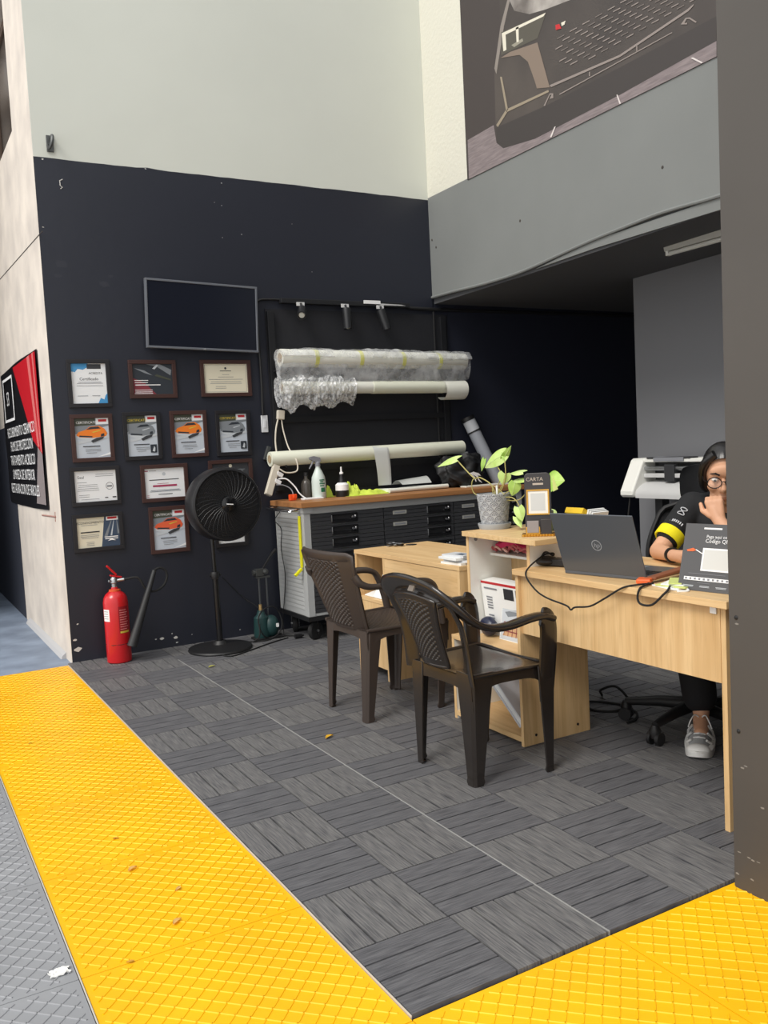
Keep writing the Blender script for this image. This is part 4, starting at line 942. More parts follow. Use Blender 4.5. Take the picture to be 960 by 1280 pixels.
# power things at the left end of the cabinet
PAD = mat('cream adapter plastic', (214, 206, 190), .45)
r = thing('power_adapter', 'cream power adapter plugged into the black wall above the cabinet', 'adapter', (1.548, YW, 1.5))
b = W(r).use(PAD).cbox((1.545, YW-.035, 1.535), (.055, .06, .065), Matrix.Rotation(.1, 3, 'Y')); b.build('adapter_body', r, smooth=0, bevel=.006)
b = W(r).use(mat('white switch plastic', (0, 0, 0))).box(1.515, 1.578, YW-.008, YW, 1.49, 1.59); b.build('outlet_plate', r, smooth=0)
b = W(r).use(PAD).tube(smoothpath([(1.525, YW-.05, 1.51), (1.5, YW-.06, 1.44), (1.485, YW-.07, 1.35), (1.48, YW-.09, 1.25), (1.455, YW-.12, 1.15)], 6), .006, 8); b.tube(smoothpath([(1.55, YW-.05, 1.5), (1.555, YW-.06, 1.42), (1.57, YW-.1, 1.3), (1.585, YW-.18, 1.22), (1.58, YW-.2, 1.14), (1.5, YW-.2, 1.13), (1.45, YW-.19, 1.16)], 6), .005, 8); b.build('cord', r)
r = thing('power_strip', 'cream power strip hanging at a slant left of the cabinet', 'power strip', (1.4, 2.83, 1.05))
a, c = V((1.447, 2.84, 1.185)), V((1.355, 2.80, .985)); R = frame(c-a, (0, -1, 0))
b = W(r).use(PAD).cbox((a+c)/2, (.035, .05, (c-a).length), R); b.build('strip_body', r, smooth=0, bevel=.005)
b = W(r).use(M_whitep)
for t in (.3, .55): q = a+(c-a)*t+V((.04, -.0, -.005)); b.cbox(q, (.05, .035, .03), Matrix.Rotation(.5, 3, 'Y'))
part(b.build('plug', r, smooth=0, bevel=.004), 'white plug')
cable('white_cable', 'white cable curling from the power strip down to the wooden top', [(1.445, 2.82, 1.09), (1.5, 2.8, 1.085), (1.55, 2.78, 1.03), (1.575, 2.76, .98), (1.62, 2.74, .942), (1.68, 2.72, .941)], .005, M_whitep)
cable('grey_cable', 'grey cable running from the power strip to the orange plug', [(1.42, 2.80, 1.05), (1.47, 2.79, 1.045), (1.51, 2.77, 1.02), (1.52, 2.75, .985), (1.505, 2.74, .96)], .004, M_gink)
p = V((1.51, 2.74, Z)); b = B().use(mat('orange plastic', (238, 84, 30), .45)); b.cbox(p+V((0, 0, .022)), (.05, .03, .042)); b.cbox(p+V((.012, -.014, .03)), (.028, .02, .03)); tag(b.build('orange_connector', off=p, smooth=0, bevel=.005), 'bright orange connector block on the cabinet left corner', 'connector')
b = B().use(M_whitep).box(1.57, 1.72, 2.68, 2.74, Z, Z+.012); tag(b.build('white_tray', off=(1.64, 2.71, Z), smooth=0, bevel=.003), 'small flat white tray at the foot of the spray bottle', 'tray')
p = V((1.44, YW-.015, 1.27)); b = B().use(mat('dark galvanised metal', (0, 0, 0))); b.cbox(p, (.03, .025, .1), Matrix.Rotation(.35, 3, 'Y')); tag(b.build('cable_box', off=p, smooth=0, bevel=.003), 'small grey cable box fixed at a slant under the wall switch', 'box')
# ================================================================== DESKS
r = thing('desk', 'light oak desk with a tall front panel, in front of the seated person', 'desk', (1.58, -.5, 0))
b = W(r).use(M_oak).box(1.28, 1.88, -1.03, .03, .726, .75); b.build('desktop', r, smooth=0, bevel=.0015)
b = W(r).use(M_oakv).box(1.31, 1.328, -.98, .028, .48, .726); b.build('front_panel', r, smooth=0)
b = W(r).use(M_oakv).box(1.312, 1.86, -1.0, -.98, 0, .726); b.build('end_panel', r, smooth=0, bevel=.001)
b = W(r).use(M_whitep).box(1.304, 1.31, -.97, -.945, .70, .722); part(b.build('corner_bracket', r, smooth=0, bevel=.002), 'small white bracket')

r = thing('shelf_unit', 'narrow oak and white shelf unit joined to the desk end, holding the potted plant', 'shelf', (1.5, .25, 0))
b = W(r).use(M_oakx).prism([(1.345, .475, .852), (1.30, -.1, .852), (1.44, -.1, .852), (1.48, -.02, .852), (1.74, -.02, .852), (1.74, .475, .852)], (0, 0, .022)); b.build('top_board', r, smooth=0, bevel=.0015)
b = W(r).use(M_oakv).box(1.295, 1.66, .012, .03, 0, .725); b.build('side_panel', r, smooth=0, bevel=.001)
b = W(r).use(M_white).box(1.362, 1.66, .012, .03, .7255, .852); b.use(M_oakv).box(1.36, 1.362, .012, .03, .7255, .852); part(b.build('side_panel', r, smooth=0), 'white upper side')
b = W(r).use(M_white).box(1.362, 1.66, .445, .463, .395, .852); b.use(M_oakv).box(1.36, 1.362, .445, .463, .395, .852); b.use(M_gink).tube([(1.4, .4445, .835), (1.4, .442, .835)], .009, 12); part(b.build('side_panel', r, smooth=0), 'white left side with an oak edge')
b = W(r).use(M_white).box(1.302, 1.66, .51, .528, 0, .375); b.use(M_oakv).box(1.3, 1.302, .51, .528, 0, .375); part(b.build('side_panel', r, smooth=0), 'white lower side with an oak edge')
b = W(r).use(M_oakv).box(1.6, 1.615, .03, .445, .395, .852); b.box(1.6, 1.615, .03, .51, .05, .375); b.build('back_panel', r, smooth=0)
b = W(r).use(M_oak).box(1.30, 1.66, .0305, .528, .375, .395); b.build('shelf_board', r, smooth=0, bevel=.001)
b = W(r).use(M_white).box(1.48, 1.6, .03, .445, .752, .764); b.build('shelf_board', r, smooth=0)
b = W(r).use(M_oak).box(1.30, 1.66, .0305, .51, .015, .037); b.use(M_oakv).box(1.33, 1.345, .03, .51, 0, .015); b.build('bottom_board', r, smooth=0, bevel=.001)
b = W(r).use(M_bplas)
for x in (1.36, 1.59): b.tube([(x, .0118, .04), (x, .0105, .04)], .006, 10)
b.build('screw_cap', r)

r = thing('desk', 'light oak desk with one drawer front, standing behind the shelf unit', 'desk', (1.6, 1.05, 0))
x0, x1, y0, y1, zt = 1.37, 1.87, .545, 1.60, .70
b = W(r).use(M_oak).box(x0, x1, y0, y1, zt-.022, zt); b.build('desktop', r, smooth=0, bevel=.0015)
b = W(r).use(M_oakv).box(x0+.003, x1-.01, y0+.003, y0+.022, 0, zt-.022); b.build('end_panel', r, smooth=0)
b = W(r).use(M_oakv).box(x0+.003, x1-.01, y1-.022, y1-.003, 0, zt-.022); b.build('end_panel', r, smooth=0)
b = W(r).use(M_oakv).box(x0+.003, x1-.01, 1.26, 1.279, 0, zt-.022); b.build('divider_panel', r, smooth=0)
b = W(r).use(M_oak).box(x0+.003, x0+.02, y0+.023, 1.259, .548, zt-.024); b.use(M_oakx).box(x0+.02, x1-.1, y0+.03, 1.25, .56, .575); b.build('drawer', r, smooth=0, bevel=.001)
b = W(r).use(M_oak).box(x0+.004, x1-.02, 1.28, y1-.023, .42, .438); b.build('shelf_board', r, smooth=0)
b = W(r).use(M_oakv).box(x0+.006, x0+.022, 1.281, y1-.023, .06, .418); b.use(M_chrome).cyl((x0+.006, 1.30, .33), (x0-.012, 1.30, .33), .007, n=10); b.build('door', r, smooth=0)
b = W(r).use(M_oak).box(x1-.03, x1-.014, y0+.02, y1-.02, .2, zt-.022); b.build('back_panel', r, smooth=0)
b = W(r).use(M_bplas); g = at(514, 681, 'z', zt); b.lathe([(.004, zt-.001), (.032, zt-.001), (.032, zt+.003), (.004, zt+.003)], (g.x, g.y, 0), 24); b.build('cable_grommet', r)
# things in / on this desk
b = B().use(M_paper); b.grid(lambda u, v: (1.395+.06*v+.03*math.sin(u*PI), 1.295+.15*u*(1-.35*v), .442+.2*v-.04*u*v), 10, 10, (.002, .004, 0)); b.grid(lambda u, v: (1.4+.2*u, 1.3+.25*v, .4395+.028*math.sin(u*PI)*(1-.4*v)), 8, 8, (0, 0, .004)); tag(b.build('paper_sheets', off=(1.45, 1.4, .44)), 'loose white paper sheets stuffed in the open desk compartment', 'paper')
p = at(490, 682, 'z', zt)
r = thing('key_bunch', 'small bunch of dark keys on the oak desk with the drawer', 'keys', (p.x, p.y, zt))
b = B().use(M_bplas); b.sphere((0, 0, .014), (.035, .028, .014), 12, 8); b.sphere((.02, -.06, .012), (.022, .03, .012), 12, 8); b.build('key_fob', r)
b = B().use(M_steel)
for k in range(3): b.cbox((-.03+.02*k, -.03-.02*k, .006+.006*k), (.06, .016, .003), rotz(.5+k*.6))
b.ring((0, -.03, .016), frame((.3, .2, 1)), .014, .0018, 16, 5); part(b.build('key', r, smooth=0), 'metal keys')
p = at(570, 702, 'z', zt)
r = thing('card_box', 'small stack of white cards on the near corner of the drawer desk', 'cards', (1.43, .64, zt))
for k, (dx, dy, a) in enumerate(((0, 0, .1), (.015, -.01, .25), (-.01, .01, .0), (.01, .0, .15))):
    b = B().use(M_paper if k % 2 == 0 else mat('pale card', (206, 208, 210), .5)); b.cbox((dx, dy, .006+.0115*k), (.09, .15, .011), rotz(a))
    if k == 3: b.use(PP['navy']).cbox((dx, dy-.02, .0462), (.04, .05, .0006), rotz(a))
    b.build('card_pack', r, smooth=0)
# in the shelf unit
r = thing('printed_box', 'white printed box with a red top band on the middle shelf', 'box', (1.49, .24, .395))
MB_ = Matrix.Translation((1.44, .243, .395)) @ Matrix.Rotation(math.radians(-6), 4, 'Y')
b = W(r, MB_).use(M_paper).box(0, .07, -.195, .195, 0, .25); b.build('box_body', r, smooth=0)
b = W(r, MB_); p = Pr(b, (-.0008, .195, 0), (0, -1, 0), (0, 0, 1), .39, .25, (-1, 0, 0))
p.rect(M_redp, 0, .955, 1, 1); p.rect(M_ink, .42, .72, .6, .92); p.rect(M_ink, .64, .72, .8, .92); p.lines(M_gink, .05, .3, [.86], .03); p.lines(M_gink, .08, .2, [.7, .65, .6, .55, .5, .36, .31, .26], .025); p.poly(PP['lt'], [(.35, .5), (.95, .62), (.95, .1), (.35, .1)]); p.rect(mat('tan print', (200, 160, 120), .6), .45, .2, .9, .42)
b.build('print', r, smooth=0)
r = thing('brochure', 'upright brochure with a building drawing in front of the red banded box', 'brochure', (1.41, .17, .395))
MB_ = Matrix.Translation((1.405, .16, .395)) @ Matrix.Rotation(math.radians(9), 4, 'Y')
b = W(r, MB_).use(M_paper).box(0, .012, -.1, .14, 0, .2); p = Pr(b, (-.0008, .14, 0), (0, -1, 0), (0, 0, 1), .24, .2, (-1, 0, 0))
p.rect(PP['lt'], .02, .02, .98, .98); p.poly(PP['mid'], [(.1, .62), (.9, .82), (.95, .7), (.2, .52)]); p.poly(mat('tan print', (0, 0, 0)), [(.08, .1), (.9, .12), (.9, .5), (.3, .45)])
for k in range(6): p.rect(PP['mar'], .12+.12*k, .1, .135+.12*k, .42+.02*k)
p.rect(PP['mar'], .1, .38, .9, .41); p.rect(PP['mar'], .1, .2, .9, .22); b.build('brochure_body', r, smooth=0)
b = B().use(mat('dark blue bag', (30, 36, 60), .3, bump=1, bscale=30)); 
b.grid(lambda u, v: (1.40+.035*math.cos(2*PI*u)*math.sin(PI*v)*(1+.3*noise.noise(V((u*4, v*4, 3)))), .37+.05*math.sin(2*PI*u)*math.sin(PI*v), .397+.045*(1-math.cos(PI*v))), 20, 12); tag(b.build('pouch', off=(1.4, .37, .395)), 'small dark blue glossy pouch at the left of the middle shelf', 'pouch')
b = B().use(mat('magenta fabric', (206, 40, 96), .7)); b.grid(lambda u, v: (1.5+.09*v, .06+.37*u, .79+.045*v+.01*math.sin(u*11)), 16, 6, (0, 0, .022)); tag(b.build('folded_cloth', off=(1.54, .24, .765)), 'folded magenta cloth in the small top compartment', 'cloth')
b = B()
for k in range(26):
    b.use(mat('dusty pink fabric', (190, 96, 100), .7) if k % 3 else mat('pale pink fabric', (222, 178, 168), .7))
    y = .06+.36*random.random(); x = 1.485+.04*random.random(); z = .772+.02*random.random()
    b.tube([(x, y, z), (x-.003, y+.03, z+.014), (x+.004, y+.06*random.random()+.02, z+.001)], .006, 6)
o = tag(b.build('ribbon_tangle', off=(1.5, .24, .765)), 'tangle of pink ribbons lying below the magenta cloth', 'ribbons'); o['kind'] = 'stuff'
r = thing('binder', 'white binder leaning at a slant in the lowest compartment', 'binder', (1.46, .2, .037))
a, c = V((0, .34, .26)), V((0, .06, .045)); 
MB_ = Matrix.Translation((1.33, .21, .155)) @ Matrix.Rotation(math.atan2(.215, .28), 4, 'X')
b = W(r, MB_).use(mat('binder grey white', (206, 208, 214), .4)).box(0, .25, -.16, .16, .0, .006).box(0, .25, -.16, .16, .034, .04).box(.0, .25, -.16, -.154, .006, .034); b.build('cover', r, smooth=0)
b = W(r, MB_).use(M_paper).box(.006, .24, -.15, .15, .0065, .0335); b.build('pages', r, smooth=0)

# ================================================================== PLASTIC ARMCHAIRS
def weave(u, v, n, amp):
    a, c = u*n+v*n*1.1, u*n-v*n*1.1
    return amp*((math.sin(a*PI)*math.sin(c*PI))**2*1.6-.5)
def leg(root, top, foot, sx, sy, m, aw=(.075, .042)):
    """L-section leg: top/foot = outer corner points, sx/sy = direction from the outer corner inwards"""
    b = B().use(m); rings = []
    for t in (0, .25, .6, .93, .97, 1):
        c = V(top).lerp(V(foot), t); a = aw[0]+(aw[1]-aw[0])*min(1, t*1.1); th = .007
        if t == .97: a += .004
        if t == 1: a -= .004
        k = .012
        rings.append([c+V((sx*k, 0, 0)), c+V((sx*a, 0, 0)), c+V((sx*a, sy*th, 0)), c+V((sx*(k+th), sy*th*1.6, 0)), c+V((sx*th*1.6, sy*(k+th), 0)), c+V((sx*th, sy*a, 0)), c+V((0, sy*a, 0)), c+V((0, sy*k, 0))])
    b.loft(rings); f = V(foot); b.box(*sorted((f.x+sx*.004, f.x+sx*.03)), *sorted((f.y+sy*.004, f.y+sy*.03)), f.z, f.z+.006)
    return b.build('leg', root, smooth=35, bevel=.0015)
def seatfn(w0, w1, d0, d1, zs, dish, wv):
    def f(u, v):
        w = w0+(w1-w0)*v; x = d0+(d1-d0)*v; y = (u-.5)*2*w
        e = max(0, (v-.86)/.14); z = zs-dish*math.sin(PI*min(1, max(0, u)))*math.sin(PI*min(1, v*1.05))*1.0 - .02*e*e
        if .06 < u < .94 and .05 < v < .9: z += weave(u, v, 15, wv)
        return (x, y, z)
    return f
def apron(b, p0, p1, ztop, d_end, d_mid, out, n=14):
    """arched skirt plate below a seat edge from p0 to p1"""
    p0, p1 = V(p0), V(p1); top = []; bot = []
    for k in range(n+1):
        t = k/n; q = p0.lerp(p1, t); s = (2*t-1)**4
        top.append(V((q.x, q.y, ztop))); bot.append(V((q.x, q.y, ztop-d_mid-(d_end-d_mid)*s)))
    for k in range(n):
        b.prism([top[k], top[k+1], bot[k+1], bot[k]], out)

# matt brown chair with a tall woven back
CB = mat('matt brown chair plastic', (60, 51, 46), .45, spec=.5)
r = thing('plastic_armchair', 'matt brown plastic armchair with a woven back, by the drawer desk', 'chair', (1.137, .897, 0), math.radians(2), 'brown plastic armchairs')
zs = .435
b = B().use(CB); b.grid(seatfn(.195, .235, -.2, .235, zs, .012, .0035), 90, 84, (0, 0, -.006))
o = b.build('seat', r, smooth=60)
b = B().use(CB)
apron(b, (-.2, .2, 0), (.225, .238, 0), zs, .09, .035, (0, -.006, 0)); apron(b, (-.2, -.2, 0), (.225, -.238, 0), zs, .09, .035, (0, .006, 0)); apron(b, (.232, -.235, 0), (.232, .235, 0), zs-.012, .09, .04, (-.006, 0, 0)); apron(b, (-.2, -.2, 0), (-.2, .2, 0), zs, .08, .04, (.006, 0, 0))
b.tube([(-.2, .202, zs), (.2, .238, zs), (.23, .225, zs-.006), (.236, 0, zs-.016), (.23, -.225, zs-.006), (.2, -.238, zs), (-.2, -.202, zs)], .009, 8); b.build('seat_rim', r, smooth=50)
leg(r, (.24, .243, zs-.01), (.212, .232, 0), -1, -1, CB); leg(r, (.24, -.243, zs-.01), (.212, -.212, 0), -1, 1, CB)
leg(r, (-.2, .205, zs-.01), (-.222, .19, 0), 1, -1, CB); leg(r, (-.2, -.205, zs-.01), (-.222, -.19, 0), 1, 1, CB)
def back1(u, v, off=0):
    w = .15+.075*min(1, v*1.15); y = (u-.5)*2*w; x = -.185-.115*v**.9-.022*(1-(2*u-1)**2); z = zs-.01+.36*v
    if .19 < u < .81 and .05 < v < .93: x += weave(u, v*1.5, 11, .009)
    x += .018*max(0, abs(2*u-1)-.6)/.4
    return V((x+off, y, z))
b = B().use(CB); b.grid(lambda u, v: back1(u, v), 84, 110, (-.006, 0, 0)); b.build('backrest', r, smooth=60)
b = B().use(CB)
pts = [back1(0, t) for t in [k/12 for k in range(0, 12)]] + [back1(0, .99)] + [back1(u, 1) for u in (.04, .15, .3, .5, .7, .85, .96)] + [back1(1, .99)] + [back1(1, t) for t in [k/12 for k in range(11, -1, -1)]]
wv = []
for k, q in enumerate(pts):
    wv.append(V((-.35, math.copysign(1, q.y) if k < 12 or k > 19 else 0, .0 if k < 12 or k > 19 else 1)) if not 11 < k < 20 else V((-.3, q.y*1.5, 1)))
sweep(b, pts, wv, .026, .009, 10); b.build('back_frame', r, smooth=60)
for s in (1, -1):
    b = B().use(CB)
    P_ = smoothpath([(-.268, .226*s, .70), (-.245, .24*s, .665), (-.19, .252*s, .645), (-.05, .262*s, .645), (.06, .262*s, .645), (.125, .258*s, .625), (.155, .252*s, .57), (.175, .247*s, .5), (.19, .243*s, .425)], 5)
    sweep(b, P_, [V((0, 1, .15*s)) for _ in P_], [.026]*len(P_), .0145, 10); b.build('armrest', r, smooth=60)

# dark glossy chair with a rounded open back
CD_ = mat('glossy dark brown chair plastic', (36, 31, 28), .24, spec=.6, coat=.15)
r = thing('plastic_armchair', 'glossy dark brown plastic armchair with a rounded open back, by the front desk', 'chair', (1.042, -.03, 0), math.radians(1), 'brown plastic armchairs')
zs = .42
b = B().use(CD_); b.grid(seatfn(.195, .225, -.175, .195, zs, .02, .0005), 50, 50, (0, 0, -.006)); b.build('seat', r, smooth=60)
b = B().use(CD_)
apron(b, (-.17, .2, 0), (.185, .228, 0), zs, .13, .04, (0, -.006, 0)); apron(b, (-.17, -.2, 0), (.185, -.228, 0), zs, .13, .04, (0, .006, 0)); apron(b, (.195, -.225, 0), (.195, .225, 0), zs-.012, .1, .04, (-.006, 0, 0)); apron(b, (-.175, -.2, 0), (-.175, .2, 0), zs, .09, .05, (.006, 0, 0))
b.tube([(-.17, .202, zs), (.17, .228, zs), (.193, .215, zs-.006), (.199, 0, zs-.016), (.193, -.215, zs-.006), (.17, -.228, zs), (-.17, -.202, zs)], .008, 8); b.build('seat_rim', r, smooth=50)
leg(r, (.2, .24, zs), (.183, .23, 0), -1, -1, CD_, (.09, .045)); leg(r, (.2, -.24, zs), (.183, -.236, 0), -1, 1, CD_, (.09, .045))
leg(r, (-.178, .21, zs), (-.186, .185, 0), 1, -1, CD_, (.09, .045)); leg(r, (-.178, -.21, zs+.01), (-.172, -.19, 0), 1, 1, CD_, (.1, .046))
def back2(u, v):
    w = .085+.055*v-.012*math.sin(PI*v); y = (u-.5)*2*w; x = -.178-.09*v-.03*(1-(2*u-1)**2*.6); z = zs+.02+.265*v+.02*(1-(2*u-1)**2)*v
    if .12 < u < .88 and .08 < v < .92: x += weave(u, v*1.6, 8, .005)
    return V((x, y, z))
b = B().use(CD_); b.grid(lambda u, v: back2(u, v), 70, 100, (-.006, 0, 0))
b.tube([back2(0, k/14) for k in range(15)] + [back2(k/10, 1) for k in range(1, 10)] + [back2(1, 1-k/14) for k in range(15)] + [back2(1-k/10, 0) for k in range(1, 10)], .0085, 8, close=True); b.build('backrest', r, smooth=60)
for s in (1, -1):
    b = B().use(CD_)
    P_ = smoothpath([(-.17, .195*s, zs-.03), (-.183, .192*s, .50), (-.205, .197*s, .60), (-.235, .2*s, .66), (-.262, .19*s, .71)], 5)
    sweep(b, P_, [V((-.35, 1*s, 0)) for _ in P_], [.038-.01*k/(len(P_)-1) for k in range(len(P_))], .007, 10); b.build('back_stile', r, smooth=60)
    b = B().use(CD_)
    P_ = smoothpath([(.125, .25*s, .612), (.15, .251*s, .60), (.16, .248*s, .555), (.16, .243*s, .48), (.157, .237*s, .40), (.157, .231*s, .34), (.158, .226*s, .28)], 5)
    sweep(b, P_, [V((1, 0, .25)) if q.z > .59 else V((1, 0, 0)) for q in P_], [.03+.013*math.sin(PI*min(1, .15+.75*k/(len(P_)-1))) for k in range(len(P_))], [.009-.004*k/(len(P_)-1) for k in range(len(P_))], 10); b.build('arm_post', r, smooth=60)
b = B().use(CD_)
half = [(.175, .25, .60), (.13, .252, .615), (.06, .254, .613), (-.04, .254, .60), (-.12, .248, .605), (-.18, .24, .63), (-.225, .228, .668), (-.26, .198, .71), (-.282, .145, .742), (-.296, .07, .76), (-.3, 0, .765)]
full = [V(q) for q in half] + [V((q[0], -q[1], q[2])) for q in reversed(half[:-1])]
P_ = smoothpath(full, 5); n = len(P_); wv = []; hw = []
for q in P_:
    k = max(0, min(1, (q.z-.62)/.12)) if q.x < -.1 else 0
    sg = 1 if q.y > 0 else -1
    wv.append(V((-.7*k, sg*(1-k)+q.y*1.2*k, .75*k)))
    hw.append(.029 + .022*k)
for i in range(1, n):      # keep the width direction turning one way along the loop
    if wv[i].dot(wv[i-1]) < 0: wv[i] = -wv[i]
for i in range(1, n-1): wv[i] = (wv[i-1]+wv[i]*2+wv[i+1]).normalized()
sweep(b, P_, wv, hw, .0135, 12); b.build('top_rail', r, smooth=60)
b = B().use(CD_)
RL = sorted([q for q in P_ if abs(q.y) < .17 and q.x < -.2], key=lambda q: q.y)
def webf(u, v):
    t = u*(len(RL)-1); i = min(int(t), len(RL)-2); q = RL[i].lerp(RL[i+1], t-i)+V((.012, 0, -.02)); return q.lerp(back2(u, 1), v)
b.grid(webf, 24, 4, (-.005, 0, 0)); b.build('crown_web', r, smooth=60)
b = B().use(mat('small maker plate', (120, 112, 104), .35)).cbox((-.318, -.05, .752), (.006, .035, .022), Matrix.Rotation(.5, 3, 'Y')); part(b.build('maker_plate', r, smooth=0), 'small grey plate')

# ================================================================== PLANT, SIGNS AND THINGS ON THE DESK
pc = at(615, 661, 'z', .874); pc = V((pc.x+.02, pc.y+.005, .874))
r = thing('potted_plant', 'trailing plant with pale green leaves in a grey patterned pot', 'plant', tuple(pc))
m = mat('pot light grey', (176, 178, 180), .6); nt = m.node_tree
b = B().use(m); gd = mat('pot groove shade grey', (112, 114, 118), .7); b.use(gd); b.use(m)
tot = 240; NJ = 72; rings = []
def potpat(u, v):
    """overlapping fish-scale arcs in low relief"""
    fr = v*6.5; best = 0
    for ri in (math.floor(fr), math.floor(fr)-1):
        fu = (u*10+(.5 if ri % 2 else 0)) % 1-.5; fv = fr-ri
        q = math.sqrt((fu*2)**2+(fv-.0)**2)
        if q < 1.02: best = math.cos(q*3*2*PI); break
    return best
for j in range(NJ+1):
    v = j/NJ; z = .02+.142*v; base = .06+.017*v
    rings.append([V(((base+.0016*potpat(k/tot, v))*math.cos(2*PI*k/tot), (base+.0016*potpat(k/tot, v))*math.sin(2*PI*k/tot), z)) for k in range(tot)])
rings.append([V((.072*math.cos(2*PI*k/tot), .072*math.sin(2*PI*k/tot), .162)) for k in range(tot)]); rings.append([V((.07*math.cos(2*PI*k/tot), .07*math.sin(2*PI*k/tot), .14)) for k in range(tot)])
b.loft(rings)
for j in range(2, NJ-2):
    for k in range(tot):
        if potpat((k+.5)/tot, (j+.5)/NJ) < -.25: b.m[j*tot+k] = 1  # shade of the embossing put into the groove colour
b.build('pot', r, smooth=70)
b = B().use(mat('saucer grey', (160, 164, 168), .5)); b.lathe([(.004, 0), (.07, 0), (.077, .02), (.077, .026), (.07, .026), (.066, .02), (.004, .02)], (0, 0, 0), 40); b.build('saucer', r)
b = B().use(mat('potting soil', (60, 48, 38), .95, bump=1, bscale=90)); b.lathe([(.004, .135), (.069, .135), (.06, .148), (.004, .152)], (0, 0, 0), 24); b.build('soil', r)
LEAF = mat('pale green leaf', (182, 212, 112), .45, rgb2=(206, 226, 150), scale=18, spec=.4)
LEAFD = mat('mid green leaf', (142, 186, 72), .45, rgb2=(180, 210, 110), scale=18)
STEM = mat('yellowish stem', (170, 160, 96), .6)
def leaf(root, base, tip, wid, m=LEAF, nrm=None, cup=.25, bend=.15):
    base, tip = V(base), V(tip); ax = tip-base; L = ax.length; t = ax.normalized()
    nrm = V(nrm) if nrm is not None else V((-.6, -.75, .35)); nrm = (nrm-t*nrm.dot(t)).normalized(); s = t.cross(nrm)
    def f(u, v):
        x = (u-.5)*2; w = wid*(math.sin(PI*min(1, v*.93+.07)**.62)**.9)*(1 if v < .999 else .02); back = -.16*L*(abs(x)**1.5)*(1-v)**3
        return base + t*(L*v+back) + s*(x*w*.5) + nrm*(-cup*abs(x)*w*.5*.6 + bend*L*math.sin(PI*v)*.4)
    b = B().use(m).grid(f, 8, 16, tuple(nrm*-.0006)); b.use(mat('leaf rib', (206, 222, 160), .5)).tube([f(.5, k/8)+nrm*.0006 for k in range(9)], .0008, 5)
    return b.build('leaf', root, smooth=60)
def lp(px, py, dx=0): return at(px, py, 'x', pc.x+dx)-pc
stem = lambda pts, rad=.0025: B().use(STEM).tube(smoothpath(pts, 6), rad, 6).build('stem', r)
core = V((0, 0, .14))
stem([core+V((.01, -.01, 0)), lp(614, 606), lp(600, 597), lp(592, 597), lp(571, 575)], .003); leaf(r, lp(571, 574), lp(547, 584), .06, nrm=(-.5, -.6, .7))
stem([core, lp(595, 618, -.02), lp(590, 609, -.03), lp(591, 600, -.03), lp(597, 597)], .0025)
stem([core, lp(626, 595), lp(622, 583)]); leaf(r, lp(630, 568), lp(606, 585), .07, m=LEAF); leaf(r, lp(605, 574), lp(602, 589), .03, LEAFD, nrm=(-.9, -.2, .2))
stem([core, lp(631, 600), lp(631, 574)]); leaf(r, lp(629, 573), lp(639, 557), .032, LEAFD, nrm=(-.3, -.8, .3)); leaf(r, lp(629, 566), lp(632, 577), .025, LEAFD)
stem([core, lp(628, 610), lp(632, 595)]); leaf(r, lp(631, 592), lp(628, 606), .062, LEAF)
stem([core, lp(640, 612, .03), lp(652, 600, .06)]); leaf(r, lp(654, 590, .06), lp(637, 592, .04), .06, LEAF, nrm=(-.3, -.4, 1)); leaf(r, lp(657, 600, .06), lp(636, 603, .05), .05, LEAF, nrm=(-.3, -.5, .8))
leaf(r, lp(644, 604, .03), lp(640, 620, .03), .06, LEAFD)
stem([core, lp(648, 625, .05), lp(664, 608, .12), lp(682, 604, .14)]); leaf(r, lp(681, 606, .14), lp(706, 601, .14), .13, LEAFD, nrm=(-.5, -.7, .4), bend=.3)
stem([core, lp(640, 622, .02), lp(650, 634, .03), lp(652, 645, .03)]); leaf(r, lp(648, 634, .02), lp(653, 652, .02), .05, LEAF); leaf(r, lp(645, 646, .02), lp(652, 660, .02), .035, LEAF); leaf(r, lp(686, 640, .1), lp(694, 652, .1), .06, LEAF)
stem([core, lp(616, 608), lp(625, 613), lp(630, 618)], .002)
b = B().use(M_whitep).tube([(.0, -.03, .14), (-.003, -.032, .2)], .005, 6); part(b.build('plant_tag', r), 'white plant marker')

# dark sign stand with a framed white panel on the shelf top
sp = at(668, 669, 'z', .876); sx, sy = sp.x+.02, sp.y-.005
r = thing('sign_stand', 'black rounded sign stand with a gold framed white panel beside the plant', 'sign', (sx, sy, .874), math.radians(-42))
# local: x to the right as read, -y towards the reader
BR = mat('dark bronze board', (52, 48, 48), .35)
GO = mat('gold trim', (206, 156, 62), .35, metal=.4)
hw, z0, z1 = .055, .012, .262
b = B(Matrix.Translation((0, .012, 0)) @ Matrix.Rotation(math.radians(-5), 4, 'X')).use(BR); out = [(-hw, 0, z0), (hw, 0, z0)] + [(hw-.018+.018*math.cos(a), 0, z1-.018+.018*math.sin(a)) for a in [PI/2*k/6 for k in range(7)]] + [(-hw+.018-.018*math.sin(a), 0, z1-.018+.018*math.cos(a)) for a in [PI/2*k/6 for k in range(7)]]
b.prism(out, (0, .012, 0)); b.build('board', r, smooth=0, bevel=.002)
TM = Matrix.Translation((0, .012, 0)) @ Matrix.Rotation(math.radians(-5), 4, 'X')
b = B(TM).use(GO)
for q in ((-.047, .047, .085, .091), (-.047, .047, .186, .192), (-.047, -.041, .091, .186), (.041, .047, .091, .186)): b.box(q[0], q[1], -.006, -.001, q[2], q[3])
b.build('panel_frame', r, smooth=0)
b = B(TM).use(mat('cream panel', (236, 232, 222), .5)).box(-.041, .041, -.003, -.0005, .091, .186); b.use(mat('pale grey panel', (206, 206, 202), .5)).box(-.03, .03, -.0036, -.003, .103, .176); b.build('panel', r, smooth=0)
